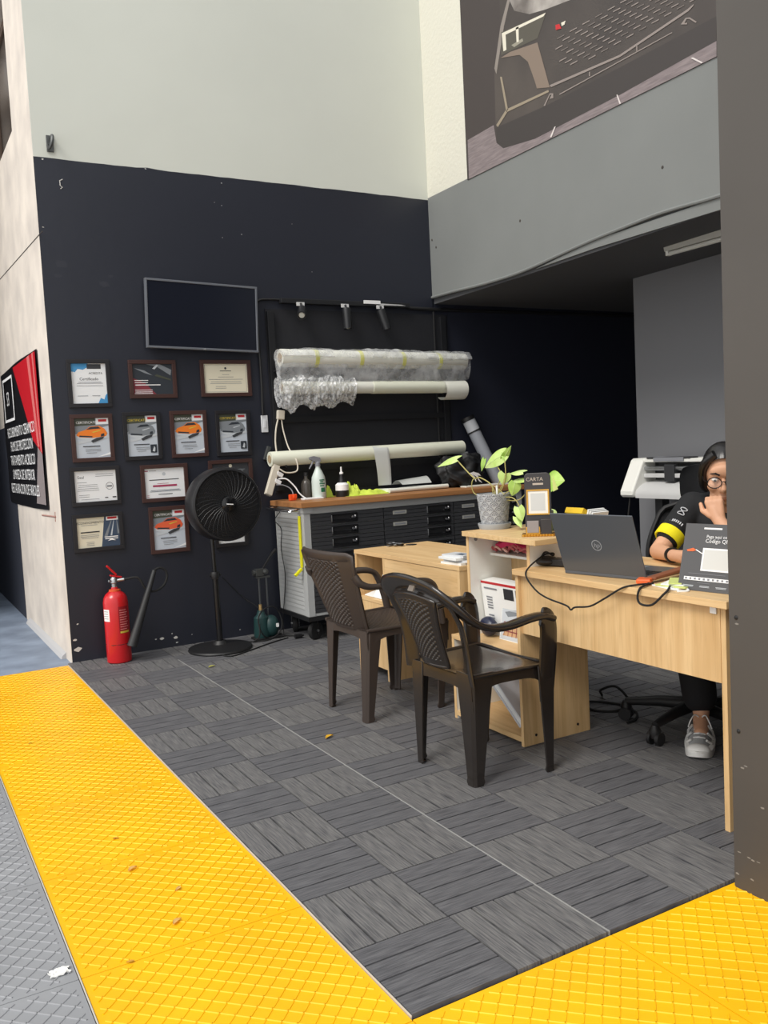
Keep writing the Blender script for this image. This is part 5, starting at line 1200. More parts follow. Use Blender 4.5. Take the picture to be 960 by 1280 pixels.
b = B(TM).use(mat('pale bronze lettering', (186, 172, 156), .5)); b.text('CARTA', .022, (-.012, -.0008, .228), (1, 0, 0), (0, 0, 1), 'CENTER'); b.box(-.02, .024, -.0012, 0, .211, .219); b.build('lettering', r, smooth=0)
b = B().use(mat('dark wood base', (120, 78, 36), .5)).box(-.068, .068, -.05, .03, 0, .009)
b.use(GO)
for k in range(11): b.cbox((-.06+.012*k, -.05, .0055), (.0085, .0085, .009), rotz(PI/4))
b.build('base', r, smooth=0)
b = B().use(GO).box(-.05, .008, -.044, -.036, .009, .04); b.use(BR).box(.012, .055, -.044, -.012, .009, .07); b.use(mat('smoked card', (146, 138, 136), .35)).box(-.045, .003, -.047, -.044, .016, .066); b.build('card_holder', r, smooth=0, bevel=.001)
b = B().use(mat('pale green card', (206, 216, 130), .6)); b.prism([(.064, .02, .25), (.085, .02, .19), (.064, .02, .18)], (0, .002, 0)); part(b.build('paper_flag', r, smooth=0), 'pale yellow paper edge')
# small items behind on the shelf top
b = B().use(mat('grey green box', (112, 122, 122), .5)); p = V((1.56, .17, .874)); b.box(1.53, 1.6, .13, .2, .874, .965); tag(b.build('small_box', off=p, smooth=0, bevel=.004), 'small grey green box standing behind the black sign stand', 'box')
r = thing('note_tray', 'open tray of yellow and white notes behind the laptop lid', 'notes', (1.68, .06, .874))
YB = mat('yellow note block', (226, 186, 40), .6); NB = mat('pale green card', (0, 0, 0))
b = B().use(NB).box(-.06, .06, -.07, .06, 0, .05); b.build('tray', r, smooth=0, bevel=.002)
b = B(Matrix.Rotation(.5, 4, 'Y')).use(YB).box(-.07, .03, -.06, .05, .05, .075); b.build('note_block', r, smooth=0)
b = B().use(M_paper)
for k in range(3): b.cbox((.02, -.075-.012*k, .055-.006*k), (.09, .008, .08), Matrix.Rotation(.3, 3, 'X'))
b.build('card', r, smooth=0)

# black power brick with cord
r = thing('power_brick', 'black power brick with a knotted cord beside the laptop', 'power brick', (1.44, -.02, .75))
b = B().use(M_bplas); b.sphere((0, .02, .02), (.05, .06, .02), 16, 8); b.cbox((.02, -.045, .018), (.06, .07, .03), rotz(.3)); b.build('brick', r, smooth=40, bevel=.004)
b = B().use(M_rubber); b.tube(smoothpath([(-.02, .03, .035), (-.02, 0, .06), (.0, -.02, .045), (.02, .0, .05), (.0, .03, .045), (-.03, .02, .03)], 6), .004, 7)
W0 = V((1.44, -.02, .75)); cf = [(1.42, -.0, .79), (1.38, -.03, .79), (1.30, -.06, .765), (1.268, -.075, .735), (1.268, -.13, .685), (1.268, -.2, .66), (1.268, -.31, .645), (1.268, -.335, .632), (1.268, -.36, .645), (1.268, -.44, .66), (1.268, -.52, .70), (1.272, -.6, .745), (1.3, -.64, .757), (1.36, -.66, .757)]
b.tube(smoothpath([V(q)-W0 for q in cf], 6), .0035, 7); b.build('cord', r)
# black loop of cable at the desk edge
cable('usb_cable', 'black cable loop hanging over the desk edge by the orange strap', [(1.42, -.6, .756), (1.33, -.66, .757), (1.275, -.68, .752), (1.268, -.675, .72), (1.268, -.69, .70), (1.268, -.74, .705), (1.268, -.79, .745), (1.29, -.79, .758), (1.38, -.72, .757)], .004)

# laptop
ha, hb = V((1.345, -.22, .757)), V((1.408, -.585, .757)); hx = (hb-ha).normalized(); nu = V((-hx.y, hx.x, 0)); nu = nu if nu.x > 0 else -nu
r = thing('laptop', 'grey laptop open with its lid back to the viewer on the front desk', 'laptop', tuple((ha+hb)/2-V((0, 0, .007))))
LM = mat('slate grey laptop shell', (92, 97, 104), .38, metal=.35)
FRM = Matrix((hx, nu, V((0, 0, 1)))).transposed().to_4x4(); FRM.translation = V((0, 0, 0))
wl = (hb-ha).length/2
b = B(FRM).use(LM).box(-wl, wl, .0, .25, 0, .016); b.build('base', r, smooth=0, bevel=.004)
b = B(FRM).use(M_bplas)
for i in range(13):
    for j in range(5): b.box(-wl+.02+i*.0255, -wl+.042+i*.0255, .03+j*.02, .047+j*.02, .016, .0175)
b.use(mat('laptop touchpad', (112, 116, 122), .4)).box(-.05, .05, .15, .23, .016, .0165); b.build('keyboard', r, smooth=0)
LID = FRM @ Matrix.Translation((0, .004, .014)) @ Matrix.Rotation(math.radians(19), 4, 'X')
b = B(LID).use(LM).box(-wl, wl, -.005, .0, 0, .243); lid = b.build('lid', r, smooth=0, bevel=.003)
b = B(LID).use(mat('laptop screen glow', (196, 204, 212), .3, emit=.35)).box(-wl+.008, wl-.008, .0002, .001, .014, .236); b.build('screen', lid, smooth=0)
b = B(LID).use(mat('laptop mirror emblem', (160, 164, 170), .3, metal=.1)); c = V((0, -.0055, .118)); n = 28
b.add([c+V((math.cos(2*PI*k/n)*q, 0, math.sin(2*PI*k/n)*q)) for q in (.022, .019) for k in range(n)], [(k, (k+1) % n, n+(k+1) % n, n+k) for k in range(n)])
b.text('hp', .028, c+V((.0, 0, -.008)), (1, 0, 0), (.25, 0, 1), 'CENTER', .0003); b.build('emblem', lid, smooth=0)

# strap, papers and payment sign
r = thing('leather_strap', 'brown strap case with an orange end on the laptop right side', 'case', (1.42, -.60, .75))
b = W(r).use(mat('brown leather', (140, 84, 58), .5)); b.prism([(1.36, -.61, .76), (1.40, -.635, .76), (1.68, -.595, .775), (1.66, -.56, .775)], (0, 0, .012)); b.build('strap_body', r, smooth=0, bevel=.004)
b = W(r).use(mat('orange rubber', (232, 104, 50), .5)); b.cbox((1.365, -.615, .762), (.06, .05, .016), rotz(.6)); part(b.build('end_tab', r, smooth=0, bevel=.004), 'orange end')
b = B()
for k in range(4): b.use(NB if k % 2 else M_paper).cbox((1.395+.01*k, -.735-.006*k, .753+.005*k), (.12, .12, .0045), rotz(.3*k-.2))
tag(b.build('paper_slips', off=(1.4, -.74, .75), smooth=0), 'small pile of pale paper slips at the foot of the payment sign', 'paper')
b = B().use(M_paper).tube(smoothpath([(1.33, -.80, .753), (1.32, -.775, .756), (1.35, -.76, .756), (1.37, -.79, .753), (1.34, -.83, .753), (1.31, -.81, .753)], 5), .004, 6); tag(b.build('cable_tie', off=(1.34, -.79, .75)), 'small white coiled tie in front of the paper slips', 'tie')
r = thing('payment_sign', 'dark grey payment card sign with white lettering standing at the desk end', 'sign', (1.40, -.87, .75))
SM = Matrix.Translation((1.375, -.865, .751)) @ Matrix.Rotation(math.radians(8), 4, 'Z') @ Matrix.Rotation(math.radians(16), 4, 'Y')
b = W(r, SM).use(mat('dark grey sign card', (82, 82, 84), .4)).box(0, .004, -.1, .1, 0, .225); b.build('card', r, smooth=0)
b = W(r, SM).use(mat('dark grey sign card', (0, 0, 0))); b.prism([(.004, -.04, .2), (.004, .04, .2), (.075, .05, -.028), (.075, -.05, -.028)], (.003, 0, 0)); b.build('prop', r, smooth=0)
b = W(r, SM); p = Pr(b, (-.0004, .1, 0), (0, -1, 0), (0, 0, 1), .2, .225, (-1, 0, 0), .0002)
p.rect(M_whitep, .35, .92, .68, .945); p.txt(M_whitep, 'Paga aqui con', .62, .79, .015); p.txt(M_whitep, 'Código QR', .62, .72, .0185)
p.rect(M_whitep, .38, .3, .9, .64); p.rect(mat('pale grey panel', (0, 0, 0)), .41, .325, .87, .615)
p.poly(mat('orange rubber', (0, 0, 0)), [(.08, .6), (.2, .63), (.26, .6), (.2, .58), (.1, .575)]); p.poly(M_whitep, [(.25, .615), (.38, .56), (.38, .545), (.25, .6)])
p.lines(M_gink, .12, .9, [.25], .006); p.rect(M_whitep, .1, .15, .95, .2)
for k in range(10): p.rect(M_gink, .12+.083*k, .16, .16+.083*k, .19, k == 0)
p.lines(M_gink, .35, .6, [.115], .005)
for k in range(3): p.lines(PP['lt'], .1+.3*k, .3+.3*k, [.07, .055], .007)
b.build('lettering', r, smooth=0)
# ================================================================== ALCOVE: TUBE LIGHT, PLOTTER, OFFICE CHAIR
r = thing('tube_light', 'unlit white tube light fixed under the dark alcove ceiling', 'ceiling light', (3.29, .4, 2.34))
b = W(r).use(mat('aged white enamel', (178, 178, 172), .5)); b.prism([(3.265, -.3, 2.402), (3.315, -.3, 2.402), (3.305, -.3, 2.362), (3.275, -.3, 2.362)], (0, 1.3, 0)); b.build('housing', r, smooth=0, bevel=.003)
b = W(r).use(mat('frosted tube', (206, 206, 200), .35)); b.cyl((3.29, -.27, 2.348), (3.29, .97, 2.348), .013, n=14); b.build('tube', r)
b = W(r).use(M_white)
for y in (-.28, .98): b.cbox((3.29, y, 2.352), (.03, .02, .03))
b.build('end_socket', r, smooth=0)

r = thing('vinyl_plotter', 'white vinyl plotter on a stand against the grey partition', 'plotter', (3.52, 1.0, 0))
PW = mat('plotter off white', (234, 234, 228), .45); PD = mat('plotter dark grey', (48, 49, 52), .45); PG = mat('plotter light grey', (196, 196, 196), .45)
prof = [(3.345, .875), (3.345, .90), (3.45, 1.10), (3.47, 1.112), (3.68, 1.112), (3.68, .86), (3.36, .86)]
for y0, y1 in ((1.385, 1.5), (.36, .475)):
    b = W(r).use(PW).prism([(x, y0, z) for x, z in prof], (0, y1-y0, 0)); b.build('end_cap', r, smooth=0, bevel=.012, seg=3)
b = W(r).use(PW).box(3.46, 3.68, .475, 1.385, 1.085, 1.108); b.build('top_cover', r, smooth=0, bevel=.004)
b = W(r).use(PD).box(3.455, 3.53, 1.0, 1.36, 1.109, 1.118); b.use(M_gink).box(3.46, 3.5, 1.2, 1.3, 1.118, 1.1195); b.box(3.452, 3.4555, 1.05, 1.3, 1.09, 1.116); part(b.build('control_panel', r, smooth=0, bevel=.002), 'dark control panel')
b = W(r).use(PD).box(3.56, 3.68, .475, 1.385, .88, 1.085); b.build('rear_housing', r, smooth=0)
b = W(r).use(M_steel); b.cyl((3.47, .475, 1.045), (3.47, 1.385, 1.045), .014, n=14); b.build('rail', r)
b = W(r).use(PG).box(3.45, 3.5, .475, 1.385, .985, 1.012); b.build('pinch_bar', r, smooth=0, bevel=.003)
b = W(r).use(PD).box(3.44, 3.5, 1.12, 1.2, .96, 1.07); b.build('blade_carriage', r, smooth=0, bevel=.004)
b = W(r).use(PG); b.grid(lambda u, v: (3.56-.19*math.sin(v*PI/2), .475+.91*u, .965-.09*(1-math.cos(v*PI/2))), 4, 12, (0, 0, -.02)); b.build('media_apron', r)
b = W(r).use(PD)
for y in (1.3, .55): b.box(3.49, 3.56, y-.03, y+.03, .06, .862); b.box(3.3, 3.7, y-.03, y+.03, .03, .07)
b.box(3.5, 3.54, .58, 1.27, .3, .36)
b.build('stand', r, smooth=0, bevel=.003)
cable('power_cable', 'black cable hanging from the white plotter end down behind the desk', [(3.38, 1.44, .87), (3.36, 1.45, .7), (3.34, 1.46, .5), (3.35, 1.45, .2), (3.4, 1.45, .006)], .006)

HUB = V((2.03, -.24, 0)); FWD = V((-.78, -.63, 0)).normalized(); SID = V((.63, -.78, 0)).normalized()   # SID = her left
r = thing('office_chair', 'black mesh office chair with a headrest behind the seated person', 'chair', tuple(HUB))
MESH = mat('black chair mesh', (30, 31, 34), .75, bump=.4, bscale=300); CHB = mat('black chair plastic', (26, 26, 28), .5)
for k in range(5):
    a = math.radians(190+72*k); d = V((math.cos(a), math.sin(a), 0)); e = HUB+d*.3
    b = W(r).use(CHB).tube([HUB+V((0, 0, .105)), HUB+d*.15+V((0, 0, .1)), e+V((0, 0, .082))], [.03, .024, .016], 10); b.build('base_arm', r)
    b = W(r).use(CHB); n_ = V((-d.y, d.x, 0))
    for s in (-.02, .02): b.cyl(e+n_*(s-.008)+V((0, 0, .028)), e+n_*(s+.008)+V((0, 0, .028)), .028, n=18)
    b.lathe([(.004, .03), (.02, .03), (.026, .06), (.014, .085), (.004, .085)], e, 14); b.build('caster', r)
b = W(r).use(CHB); b.cyl(HUB+V((0, 0, .08)), HUB+V((0, 0, .25)), .032, n=18); b.cyl(HUB+V((0, 0, .2)), HUB+V((0, 0, .42)), .018, n=14); b.build('gas_lift', r)
SC = V((2.12, -.265, 0))
SR = Matrix((SID, -FWD, V((0, 0, 1)))).transposed().to_4x4(); SR.translation = SC      # local x = her left, y = back
b = W(r, SR).use(MESH); b.grid(lambda u, v: ((u-.5)*.5*(1-.15*abs(2*v-1)**3), (v-.5)*.48, .47+.012*math.cos((u-.5)*PI)-(.03*max(0, .15-v)/.15)), 20, 20, (0, 0, -.06)); b.build('seat', r)
b = W(r, SR).use(CHB).box(-.1, .1, -.1, .12, .385, .412); b.build('seat_plate', r, smooth=0, bevel=.004)
BC = at(876, 660, 'x', 2.42); HC = at(890, 605, 'x', 2.47)
BR_ = SR.copy(); BR_.translation = V((BC.x, BC.y, 0))
def backf(u, v):
    w = .19+.055*math.sin(PI*min(1, v*1.1+.05))
    if v > .85: w *= math.sqrt(max(.05, 1-((v-.85)/.17)**2))
    x = (u-.5)*2*w
    return (x, .06*(1-(2*u-1)**2)+.05*v-.03*math.sin(v*PI), .52+.42*v)
b = W(r, BR_).use(MESH); b.grid(backf, 24, 30, (0, .012, 0)); bk = b.build('backrest', r)
b = W(r, BR_).use(CHB); b.tube([backf(0, k/16) for k in range(17)]+[backf(k/8, 1) for k in range(1, 8)]+[backf(1, 1-k/16) for k in range(17)]+[backf(1-k/8, 0) for k in range(1, 8)], .011, 8, close=True); b.build('back_frame', bk)
b = W(r).use(CHB); q0 = SC-FWD*.2+V((0, 0, .4)); b.tube(smoothpath([SC+V((0, 0, .4)), q0, V((BC.x, BC.y, .5))-FWD*.09, V((BC.x, BC.y, .8))-FWD*.1, V((HC.x, HC.y, HC.z))-FWD*.06], 6), .018, 10); b.build('back_spine', r)
HR_ = SR.copy(); HR_.translation = HC
b = W(r, HR_).use(MESH); b.grid(lambda u, v: ((u-.5)*.29*(1-.12*(2*v-1)**4), .05*(1-(2*u-1)**2)-.02*v, (v-.5)*.19*(1-.15*(2*u-1)**4)), 20, 14, (0, .03, 0)); b.build('headrest', r)
for s in (-1, 1):
    b = W(r, SR).use(CHB); b.tube(smoothpath([(s*.2, .05, .41), (s*.29, .06, .45), (s*.3, .06, .6), (s*.3, .02, .645)], 5), .016, 8); b.box(*sorted((s*.265, s*.335)), -.14, .12, .645, .67); b.build('armrest', r, smooth=40, bevel=.004)

# ================================================================== PERSON
r = thing('person', 'seated person in glasses and a black t-shirt with yellow cuffs, chin on fist', 'person', (2.12, -.27, 0))
SKIN = mat('warm skin', (214, 164, 132), .5, spec=.35)
def remeshed(b, name, vox, parent, it=6, fac=.5):
    o = b.build(name, None, smooth=0)
    md = o.modifiers.new('r', 'REMESH'); md.mode = 'VOXEL'; md.voxel_size = vox; md.use_smooth_shade = True
    sm = o.modifiers.new('s', 'SMOOTH'); sm.factor = fac; sm.iterations = it
    bpy.context.view_layer.update()
    me = bpy.data.meshes.new_from_object(o.evaluated_get(bpy.context.evaluated_depsgraph_get()))
    old = o.data; o.modifiers.clear(); o.data = me; bpy.data.meshes.remove(old)
    for p_ in me.polygons: p_.use_smooth = True; p_.material_index = 0
    if parent is not None: o.parent = parent
    o.location = (0, 0, 0); return o
def caps(b, pts, rr, n=14):
    """limb of round sections with round ends"""
    for p_, q in zip(pts, rr): b.sphere(p_, q, n, 10)
    for i in range(len(pts)-1): b.tube([pts[i], pts[i+1]], [rr[i], rr[i+1]], n)
HCN = V((2.05, -.40, 1.092))
hf = (FWD*.93+V((0, 0, -.3))).normalized(); hs_ = SID.copy(); hu = hs_.cross(hf)*-1
hu = hu if hu.z > 0 else -hu
HM = Matrix((hs_, -hf, hu)).transposed().to_4x4(); HM.translation = HCN     # local: x = her left, -y = face, z = up
RSH, LSH = V((2.055, -.235, .955)), V((2.25, -.53, .955))
RE, RW, RH = V((1.852, -.225, .785)), V((1.765, -.385, .79)), V((1.748, -.455, .79))
LE, LW, LH = V((1.87, -.66, .785)), V((1.90, -.495, .925)), V((1.905, -.468, .965))
b = W(r).use(SKIN)
hb_ = W(r, HM).use(SKIN)
hb_.sphere((0, .01, .025), (.073, .092, .092), 24, 16); hb_.sphere((0, -.022, -.03), (.06, .066, .085), 20, 14); hb_.sphere((0, -.05, -.085), (.034, .034, .03), 14, 10)
hb_.sphere((0, -.075, .045), (.052, .02, .03), 14, 10)                                  # brow
for s in (-1, 1):
    hb_.sphere((s*.038, -.062, -.022), (.026, .024, .026), 12, 8); hb_.sphere((s*.075, .012, -.005), (.01, .022, .033), 10, 8); hb_.sphere((s*.03, -.05, -.07), (.026, .028, .026), 10, 8)
hb_.tube([(0, -.088, .012), (0, -.105, -.024), (0, -.1, -.034)], [.009, .0135, .012], 10); hb_.sphere((.011, -.094, -.032), .008, 8, 6); hb_.sphere((-.011, -.094, -.032), .008, 8, 6)
hb_.sphere((0, -.083, -.06), (.024, .012, .007), 12, 8); hb_.sphere((0, -.081, -.071), (.02, .012, .007), 12, 8)
b.v += hb_.v; k0 = len(b.v)-len(hb_.v); b.f += [tuple(i+k0 for i in f) for f in hb_.f]; b.m += [0]*len(hb_.f)
NK = HCN+V((.05, .035, -.13))
caps(b, [HCN+V((.02, .015, -.06)), NK], [.052, .054])
CH, WA, HIP = V((2.17, -.36, .87)), V((2.2, -.33, .66)), V((2.2, -.3, .55))
caps(b, [NK, CH, WA, HIP], [.055, .1, .09, .1])
caps(b, [CH, RSH, RE, RW, RH], [.07, .048, .036, .024, .026]); caps(b, [CH, LSH, LE, LW, LH], [.07, .048, .036, .025, .028])
for s, kn, an in ((-1, V((1.94, -.3, .52)), V((1.925, -.365, .12))), (1, V((2.05, -.52, .50)), V((2.2, -.55, .12)))):
    caps(b, [HIP+SID*.08*s, kn, an], [.075, .05, .034])
    caps(b, [an+V((0, 0, -.03)), an+FWD*.1+V((0, 0, -.06))], [.034, .028])
# right hand, resting on the laptop: palm, five fingers
def hand(b, wrist, fdir, up, side, curl, sc=1.0, spread=.12):
    """fdir = finger direction, up = back of the hand, side = towards the thumb"""
    f, u, s = V(fdir).normalized(), V(up).normalized(), V(side).normalized()
    pc_ = wrist+f*.045*sc
    for k in range(4):
        o_ = (1.5-k)*.0185*sc; base = wrist+f*.082*sc+s*o_; L = (.070, .078, .072, .056)[k]*sc
        caps(b, [wrist+f*.01+s*o_*.5, base], [.017*sc, .0125*sc], 10)
        d = (f+s*spread*(1.5-k)*.5).normalized(); p_ = base; ang = 0; pts = [p_]
        for seg, fr in enumerate((.45, .32, .23)):
            ang += curl[min(seg, len(curl)-1)]; dd = (d*math.cos(ang)-u*math.sin(ang)); p_ = p_+dd*L*fr; pts.append(p_)
        caps(b, pts, [.0105*sc, .0095*sc, .0085*sc, .0075*sc], 10)
    t0 = wrist+f*.022*sc+s*.028*sc; t1 = t0+(f*.6+s*.65-u*.25).normalized()*.042*sc; t2 = t1+(f*.95+s*.05-u*.3).normalized()*.034*sc
    caps(b, [wrist+f*.012, t0, t1, t2], [.017*sc, .0145*sc, .0115*sc, .009*sc], 10)
hd = (RH-RW).normalized()
hand(b, RW+hd*.012+V((0, 0, .004)), (hd+V((.1, -.2, .15))), V((-.25, .1, 1)), V((.95, .2, .1)), (.35, .55, .4), .9)
# left hand folded against the mouth and chin: knuckles up, fingers curled back to the palm
hand(b, LW, V((.0, .28, .95)), V((-.85, -.5, .2)), V((-.5, .8, -.1)), (.9, 1.3, .9), .92, .02)
remeshed(b, 'body', .0042, r, 4)
# face details
EYW = mat('eye white', (232, 228, 222), .25); EYD = mat('dark iris', (36, 24, 18), .15)
for s in (-1, 1):
    b = W(r, HM).use(EYW).sphere((s*.032, -.079, .012), (.0135, .0105, .0075), 14, 10); b.use(EYD).sphere((s*.032, -.0865, .010), (.006, .0042, .006), 12, 8); b.build('eye', r)
    b = W(r, HM).use(mat('black hair', (20, 18, 19), .32, spec=.6)); b.tube([(s*.014, -.094, .034), (s*.03, -.093, .042), (s*.05, -.08, .036)], [.0035, .0042, .002], 7); b.build('eyebrow', r)
b = W(r, HM).use(mat('lip colour', (176, 96, 90), .45)).sphere((0, -.088, -.062), (.02, .006, .004), 12, 6).sphere((0, -.086, -.071), (.017, .006, .005), 12, 6); b.build('lips', r)
# hair, parted and pulled back
HAIR = MATS['black hair']
b = W(r, HM).use(HAIR)
def hair(u, v):
    a = 2*PI*u; ph = -.55+(PI/2+.55)*v
    x, y, z = .083*math.cos(ph)*math.sin(a), .105*math.cos(ph)*-math.cos(a), .107*math.sin(ph)
    fr = max(0, math.cos(a))                      # front: lift the hairline
    lo = -.55+1.25*fr**.7
    ph2 = lo+(PI/2-lo)*v
    x, y, z = .084*math.cos(ph2)*math.sin(a), .107*math.cos(ph2)*-math.cos(a), .106*math.sin(ph2)
    k = 1+.012*math.sin(a*26)*(1-v)
    return (x*k, .012+y*k, .03+z)
b.grid(hair, 80, 26); b.sphere((0, .115, .02), (.05, .045, .05), 16, 10)
for s in (-1, 1):
    b.tube(smoothpath([(s*.03, -.06, .118), (s*.07, -.045, .07), (s*.083, -.012, .01), (s*.078, .012, -.05), (s*.068, .03, -.085)], 5), [.02]*11+[.018]*10, 8) if False else b.tube(smoothpath([(s*.03, -.055, .112), (s*.066, -.046, .075), (s*.08, -.02, .02), (s*.079, .01, -.04), (s*.068, .035, -.07)], 5), .018, 10)
b.build('hair', r, smooth=70)
# glasses
GL = mat('black glasses frame', (24, 22, 24), .3)
b = W(r, HM).use(GL)
for s in (-1, 1):
    c = V((s*.034, -.108, .008)); b.tube([c+V((.027*math.cos(a), .004*abs(math.cos(a))*0, .023*math.sin(a))) for a in [2*PI*k/24 for k in range(24)]], .0021, 6, close=True)
    b.tube([c+V((s*.027, 0, .006)), V((s*.074, -.09, .014)), V((s*.082, 0, .01)), V((s*.08, .03, -.012))], .002, 6)
b.tube([(-.008, -.109, .01), (0, -.111, .014), (.008, -.109, .01)], .002, 6); gl = b.build('glasses', r)
b = W(r, HM).use(mat('clear lens', (255, 255, 255), .03, alpha=.12))
for s in (-1, 1): c = V((s*.034, -.108, .008)); b.add([c+V((.026*math.cos(a), 0, .022*math.sin(a))) for a in [2*PI*k/24 for k in range(24)]], [tuple(range(24))])
b.build('lens', gl, smooth=0)
# t-shirt with yellow cuffs
SH = mat('black cotton', (24, 25, 28), .85, bump=.3, bscale=40)
b = W(r).use(SH)
caps(b, [NK+V((.02, .02, -.045)), CH, WA, HIP+V((0, 0, .03))], [.07, .125, .12, .125], 20)
caps(b, [CH+SID*-.06, CH+SID*.06], [.125, .125], 18)
slv = lambda S_, E_, t: S_.lerp(E_, t)
caps(b, [CH+V((0, 0, .02)), RSH, slv(RSH, RE, .66)], [.1, .066, .056], 18); caps(b, [CH+V((0, 0, .02)), LSH, slv(LSH, LE, .62)], [.1, .066, .056], 18)
sh = remeshed(b, 't_shirt', .006, r, 8)
for S_, E_ in ((RSH, RE), (LSH, LE)):
    b = W(r).use(mat('bright yellow cotton', (236, 222, 20), .8)); ax = (E_-S_).normalized(); R_ = frame(ax); p0 = slv(S_, E_, .58)
    b.lathe([(.052, 0), (.06, .004), (.0595, .045), (.054, .05), (.046, .045)], p0, 24, R_); part(b.build('cuff', sh, smooth=60), 'bright yellow cuff')
b = W(r).use(mat('pale grey print', (190, 192, 196), .7)); ax = (RE-RSH).normalized(); outw = V((-.45, -.3, .3)); outw = (outw-ax*outw.dot(ax)).normalized(); rd = ax.cross(outw)
c = slv(RSH, RE, .30)+outw*.066
b.tube([c+ax*.018*math.sin(a)+rd*.015*math.sin(2*a) - outw*.003*abs(math.sin(2*a)) for a in [2*PI*k/20 for k in range(20)]], .0022, 5, close=True)
for k in range(7): q = slv(RSH, RE, .5)+outw*.061+rd*(-.03+.0085*k)-outw*(.0011*(k-3)**2); b.cbox(q, (.005, .012, .003), Matrix((rd, ax, outw)).transposed())
b.build('print', sh)
# trousers and trainers
TR = mat('black trousers', (22, 22, 26), .85)
b = W(r).use(TR); caps(b, [HIP+V((0, 0, .02)), HIP], [.12, .125], 18)
for s, kn, an in ((-1, V((1.94, -.3, .52)), V((1.935, -.35, .18))), (1, V((2.05, -.52, .50)), V((2.2, -.55, .16)))): caps(b, [HIP+SID*.08*s, kn, kn.lerp(an, .5), an], [.1, .078, .075, .07], 16)
remeshed(b, 'trousers', .008, r, 5)
WSH = mat('white shoe leather', (226, 226, 224), .5); GSH = mat('silver shoe mesh', (168, 170, 172), .55, bump=.5, bscale=200)
for ax_, ay_, ya in ((1.935, -.355, .66), (2.21, -.54, .66)):
    SMx = Matrix.Translation((ax_, ay_, 0)) @ Matrix.Rotation(PI+ya, 4, 'Z')
    def shoe_ring(t):
        x = -.03+.29*t
        w = (.034+.014*math.sin(PI*min(1, t*1.15))**.8+.006*t)*(math.sqrt(max(.02, 1-max(0, (t-.8)/.2)**2)))*(1 if t > .1 else .55+4.5*t)
        h = .098-.005*t if t < .3 else .098-.062*((t-.3)/.7)**.8
        h *= (1 if t < .9 else 1-.35*((t-.9)/.1))
        return x, w, max(.03, h)
    b = W(r, SMx).use(GSH); rg = []
    for k in range(21):
        x, w, h = shoe_ring(k/20); rg.append([V((x, w*math.copysign(abs(math.cos(a))**.7, math.cos(a))*(1-.35*max(0, math.sin(a))), .02+(h-.02)*max(0, math.sin(a))**.85 if math.sin(a) > 0 else .02)) for a in [2*PI*j/20 for j in range(20)]])
    b.loft(rg); sh_ = b.build('shoe', r, smooth=60)
    b = W(r, SMx).use(WSH); rg = []
    for k in range(21):
        x, w, h = shoe_ring(k/20); w += .006; z0 = .0 if k < 16 else .014*((k-15)/5)**2
        rg.append([V((x*1.02, w, z0)), V((x*1.02, w+.002, .03)), V((x*1.02, w-.006, .036)), V((x*1.02, -w+.006, .036)), V((x*1.02, -w-.002, .03)), V((x*1.02, -w, z0))])
    b.loft(rg); b.build('sole', sh_, smooth=40)
    b = W(r, SMx).use(WSH)
    for s in (-1, 1):      # overlays
        for q in range(3):
            t = .35+.17*q; x, w, h = shoe_ring(t); b.tube([(x-.02, s*(w*.98), .036), (x, s*w*.93, .02+(h-.02)*.55), (x+.012, s*w*.6, .02+(h-.02)*.9)], .005, 6)
    x, w, h = shoe_ring(.93); b.sphere((.225, 0, .03), (.034, .046, .024), 14, 8)
    b.build('overlay', sh_)
    b = W(r, SMx).use(M_whitep)
    for q in range(5):
        t = .3+.09*q; x, w, h = shoe_ring(t); b.tube([(x, -.022, h-.004), (x+.008, 0, h+.002), (x, .022, h-.004)], .003, 6)
    x, w, h = shoe_ring(.27)
    for s in (-1, 1): b.tube(smoothpath([(x, 0, h+.004), (x+.02, s*.02, h+.025), (x+.05, s*.035, h+.01), (x+.045, s*.045, h-.02)], 5), .0028, 6)
    b.build('laces', sh_)
# bracelet watch
b = W(r).use(M_bplas); R_ = frame(RW-RE); c = RE.lerp(RW, .93); b.lathe([(.027, -.008), (.031, -.008), (.031, .008), (.027, .008)], c, 22, R_); b.build('wristband', r)

# ================================================================== SMALL LITTER
DRY = mat('dry leaf', (190, 140, 50), .8); PALE = mat('pale dry leaf', (214, 170, 96), .8)
def litter(px, py, L, m, lab, z=0, nm='fallen_leaf', cat='leaf', grp='dry leaves on the floor', rot=None):
    p_ = at(px, py, 'z', z+.001); a = random.random()*6 if rot is None else rot; bb = B(Matrix.Translation(p_) @ Matrix.Rotation(a, 4, 'Z')).use(m)
    bb.grid(lambda u, v: ((v-.5)*L, (u-.5)*L*.42*math.sin(PI*min(1, .08+v*.92))+.1*L*math.sin(v*3), .0015+.16*L*abs(u-.5)*1.2+.06*L*math.sin(v*PI)), 4, 8, (0, 0, .0008))
    return tag(bb.build(nm, off=p_, smooth=60), lab, cat, grp)
litter(412, 922, .05, mat('yellow leaf', (214, 166, 40), .7), 'curled yellow leaf on the deck floor left of the chairs', rot=.4)
litter(265, 834, .045, mat('yellow green leaf', (178, 176, 80), .7), 'small yellow green leaf on the deck floor near the fan', rot=.2)
litter(166, 1087, .035, PALE, 'pale curled leaf on the yellow tiles, largest of those there', ZT, rot=.5)
litter(222, 1172-60, .028, PALE, 'small pale leaf on the yellow tiles nearest the deck edge', ZT)
litter(222, 1153, .035, PALE, 'pale leaf on the yellow tiles below the largest curled one', ZT, rot=.6)
litter(145, 1049, .02, DRY, 'tiny brown leaf on the yellow tiles further back', ZT)
litter(38, 930, .02, DRY, 'tiny dark leaf on the far yellow tiles near the left edge', ZT)
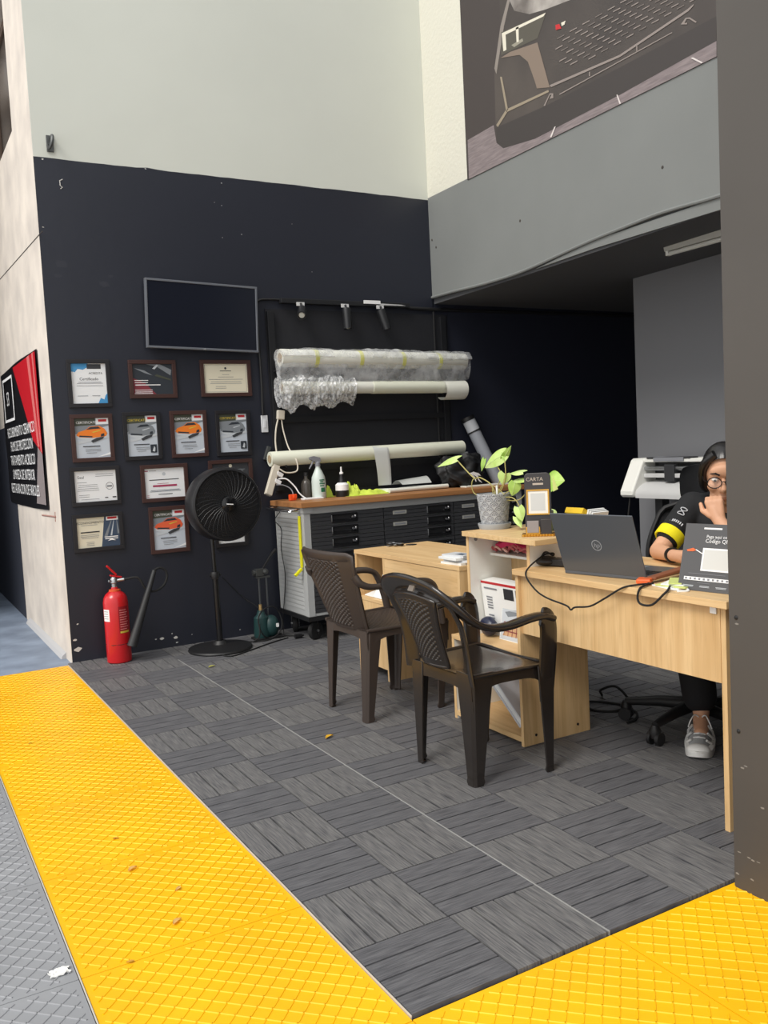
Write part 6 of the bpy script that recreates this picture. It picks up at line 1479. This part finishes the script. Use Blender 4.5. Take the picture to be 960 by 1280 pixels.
litter(163, 1203, .02, DRY, 'tiny brown leaf on the yellow tile joint at the lower left', ZT)
p = at(74, 1217, 'z', ZT); b = B().use(M_paper)
b.grid(lambda u, v: (p.x+.024*(u-.5)*2+.004*math.sin(v*9), p.y+.016*(v-.5)*2, ZT+.004+.016*abs(noise.noise(V((u*3, v*3, 2))))), 12, 10, (0, 0, -.002)); tag(b.build('paper_scrap', off=p), 'crumpled white paper scrap on the grey tiles', 'paper')
cable('floor_cable', 'tangled black cable on the deck floor under the front desk', [(2.05, .35, .006), (1.98, .28, .06), (2.0, .2, .09), (2.02, .14, .03), (1.93, .12, .006), (1.85, .2, .006), (1.9, .3, .012), (2.0, .2, .006), (1.98, .06, .006), (1.9, -.02, .006), (1.84, -.03, .006)], .006)
# end

# ================================================================== LIGHT
w = bpy.data.worlds.new('sky'); S.world = w; w.use_nodes = True
nt = w.node_tree; bg = nt.nodes['Background']
tc = nt.nodes.new('ShaderNodeTexCoord'); sx_ = nt.nodes.new('ShaderNodeSeparateXYZ'); nt.links.new(tc.outputs['Generated'], sx_.inputs[0])
rp = nt.nodes.new('ShaderNodeValToRGB'); mr = nt.nodes.new('ShaderNodeMapRange'); mr.inputs[1].default_value = -1; mr.inputs[2].default_value = 1
nt.links.new(sx_.outputs['X'], mr.inputs[0]); nt.links.new(mr.outputs[0], rp.inputs[0])
rp.color_ramp.elements[0].color = (1.0, .99, .97, 1); rp.color_ramp.elements[1].color = (.55, .57, .6, 1)
nt.links.new(rp.outputs[0], bg.inputs['Color']); bg.inputs['Strength'].default_value = 1.0
sd = bpy.data.lights.new('sun', 'SUN'); sd.energy = 1.6; sd.angle = math.radians(25); sd.color = (1, .96, .9)
so = bpy.data.objects.new('sun', sd); COL.objects.link(so)
so.rotation_euler = V((.8, .35, -1.0)).to_track_quat('-Z', 'Y').to_euler()
S.view_settings.view_transform = 'Standard'; S.view_settings.look = 'None'; S.view_settings.gamma = 1; S.view_settings.use_curve_mapping = False
S.view_settings.exposure = 0.46
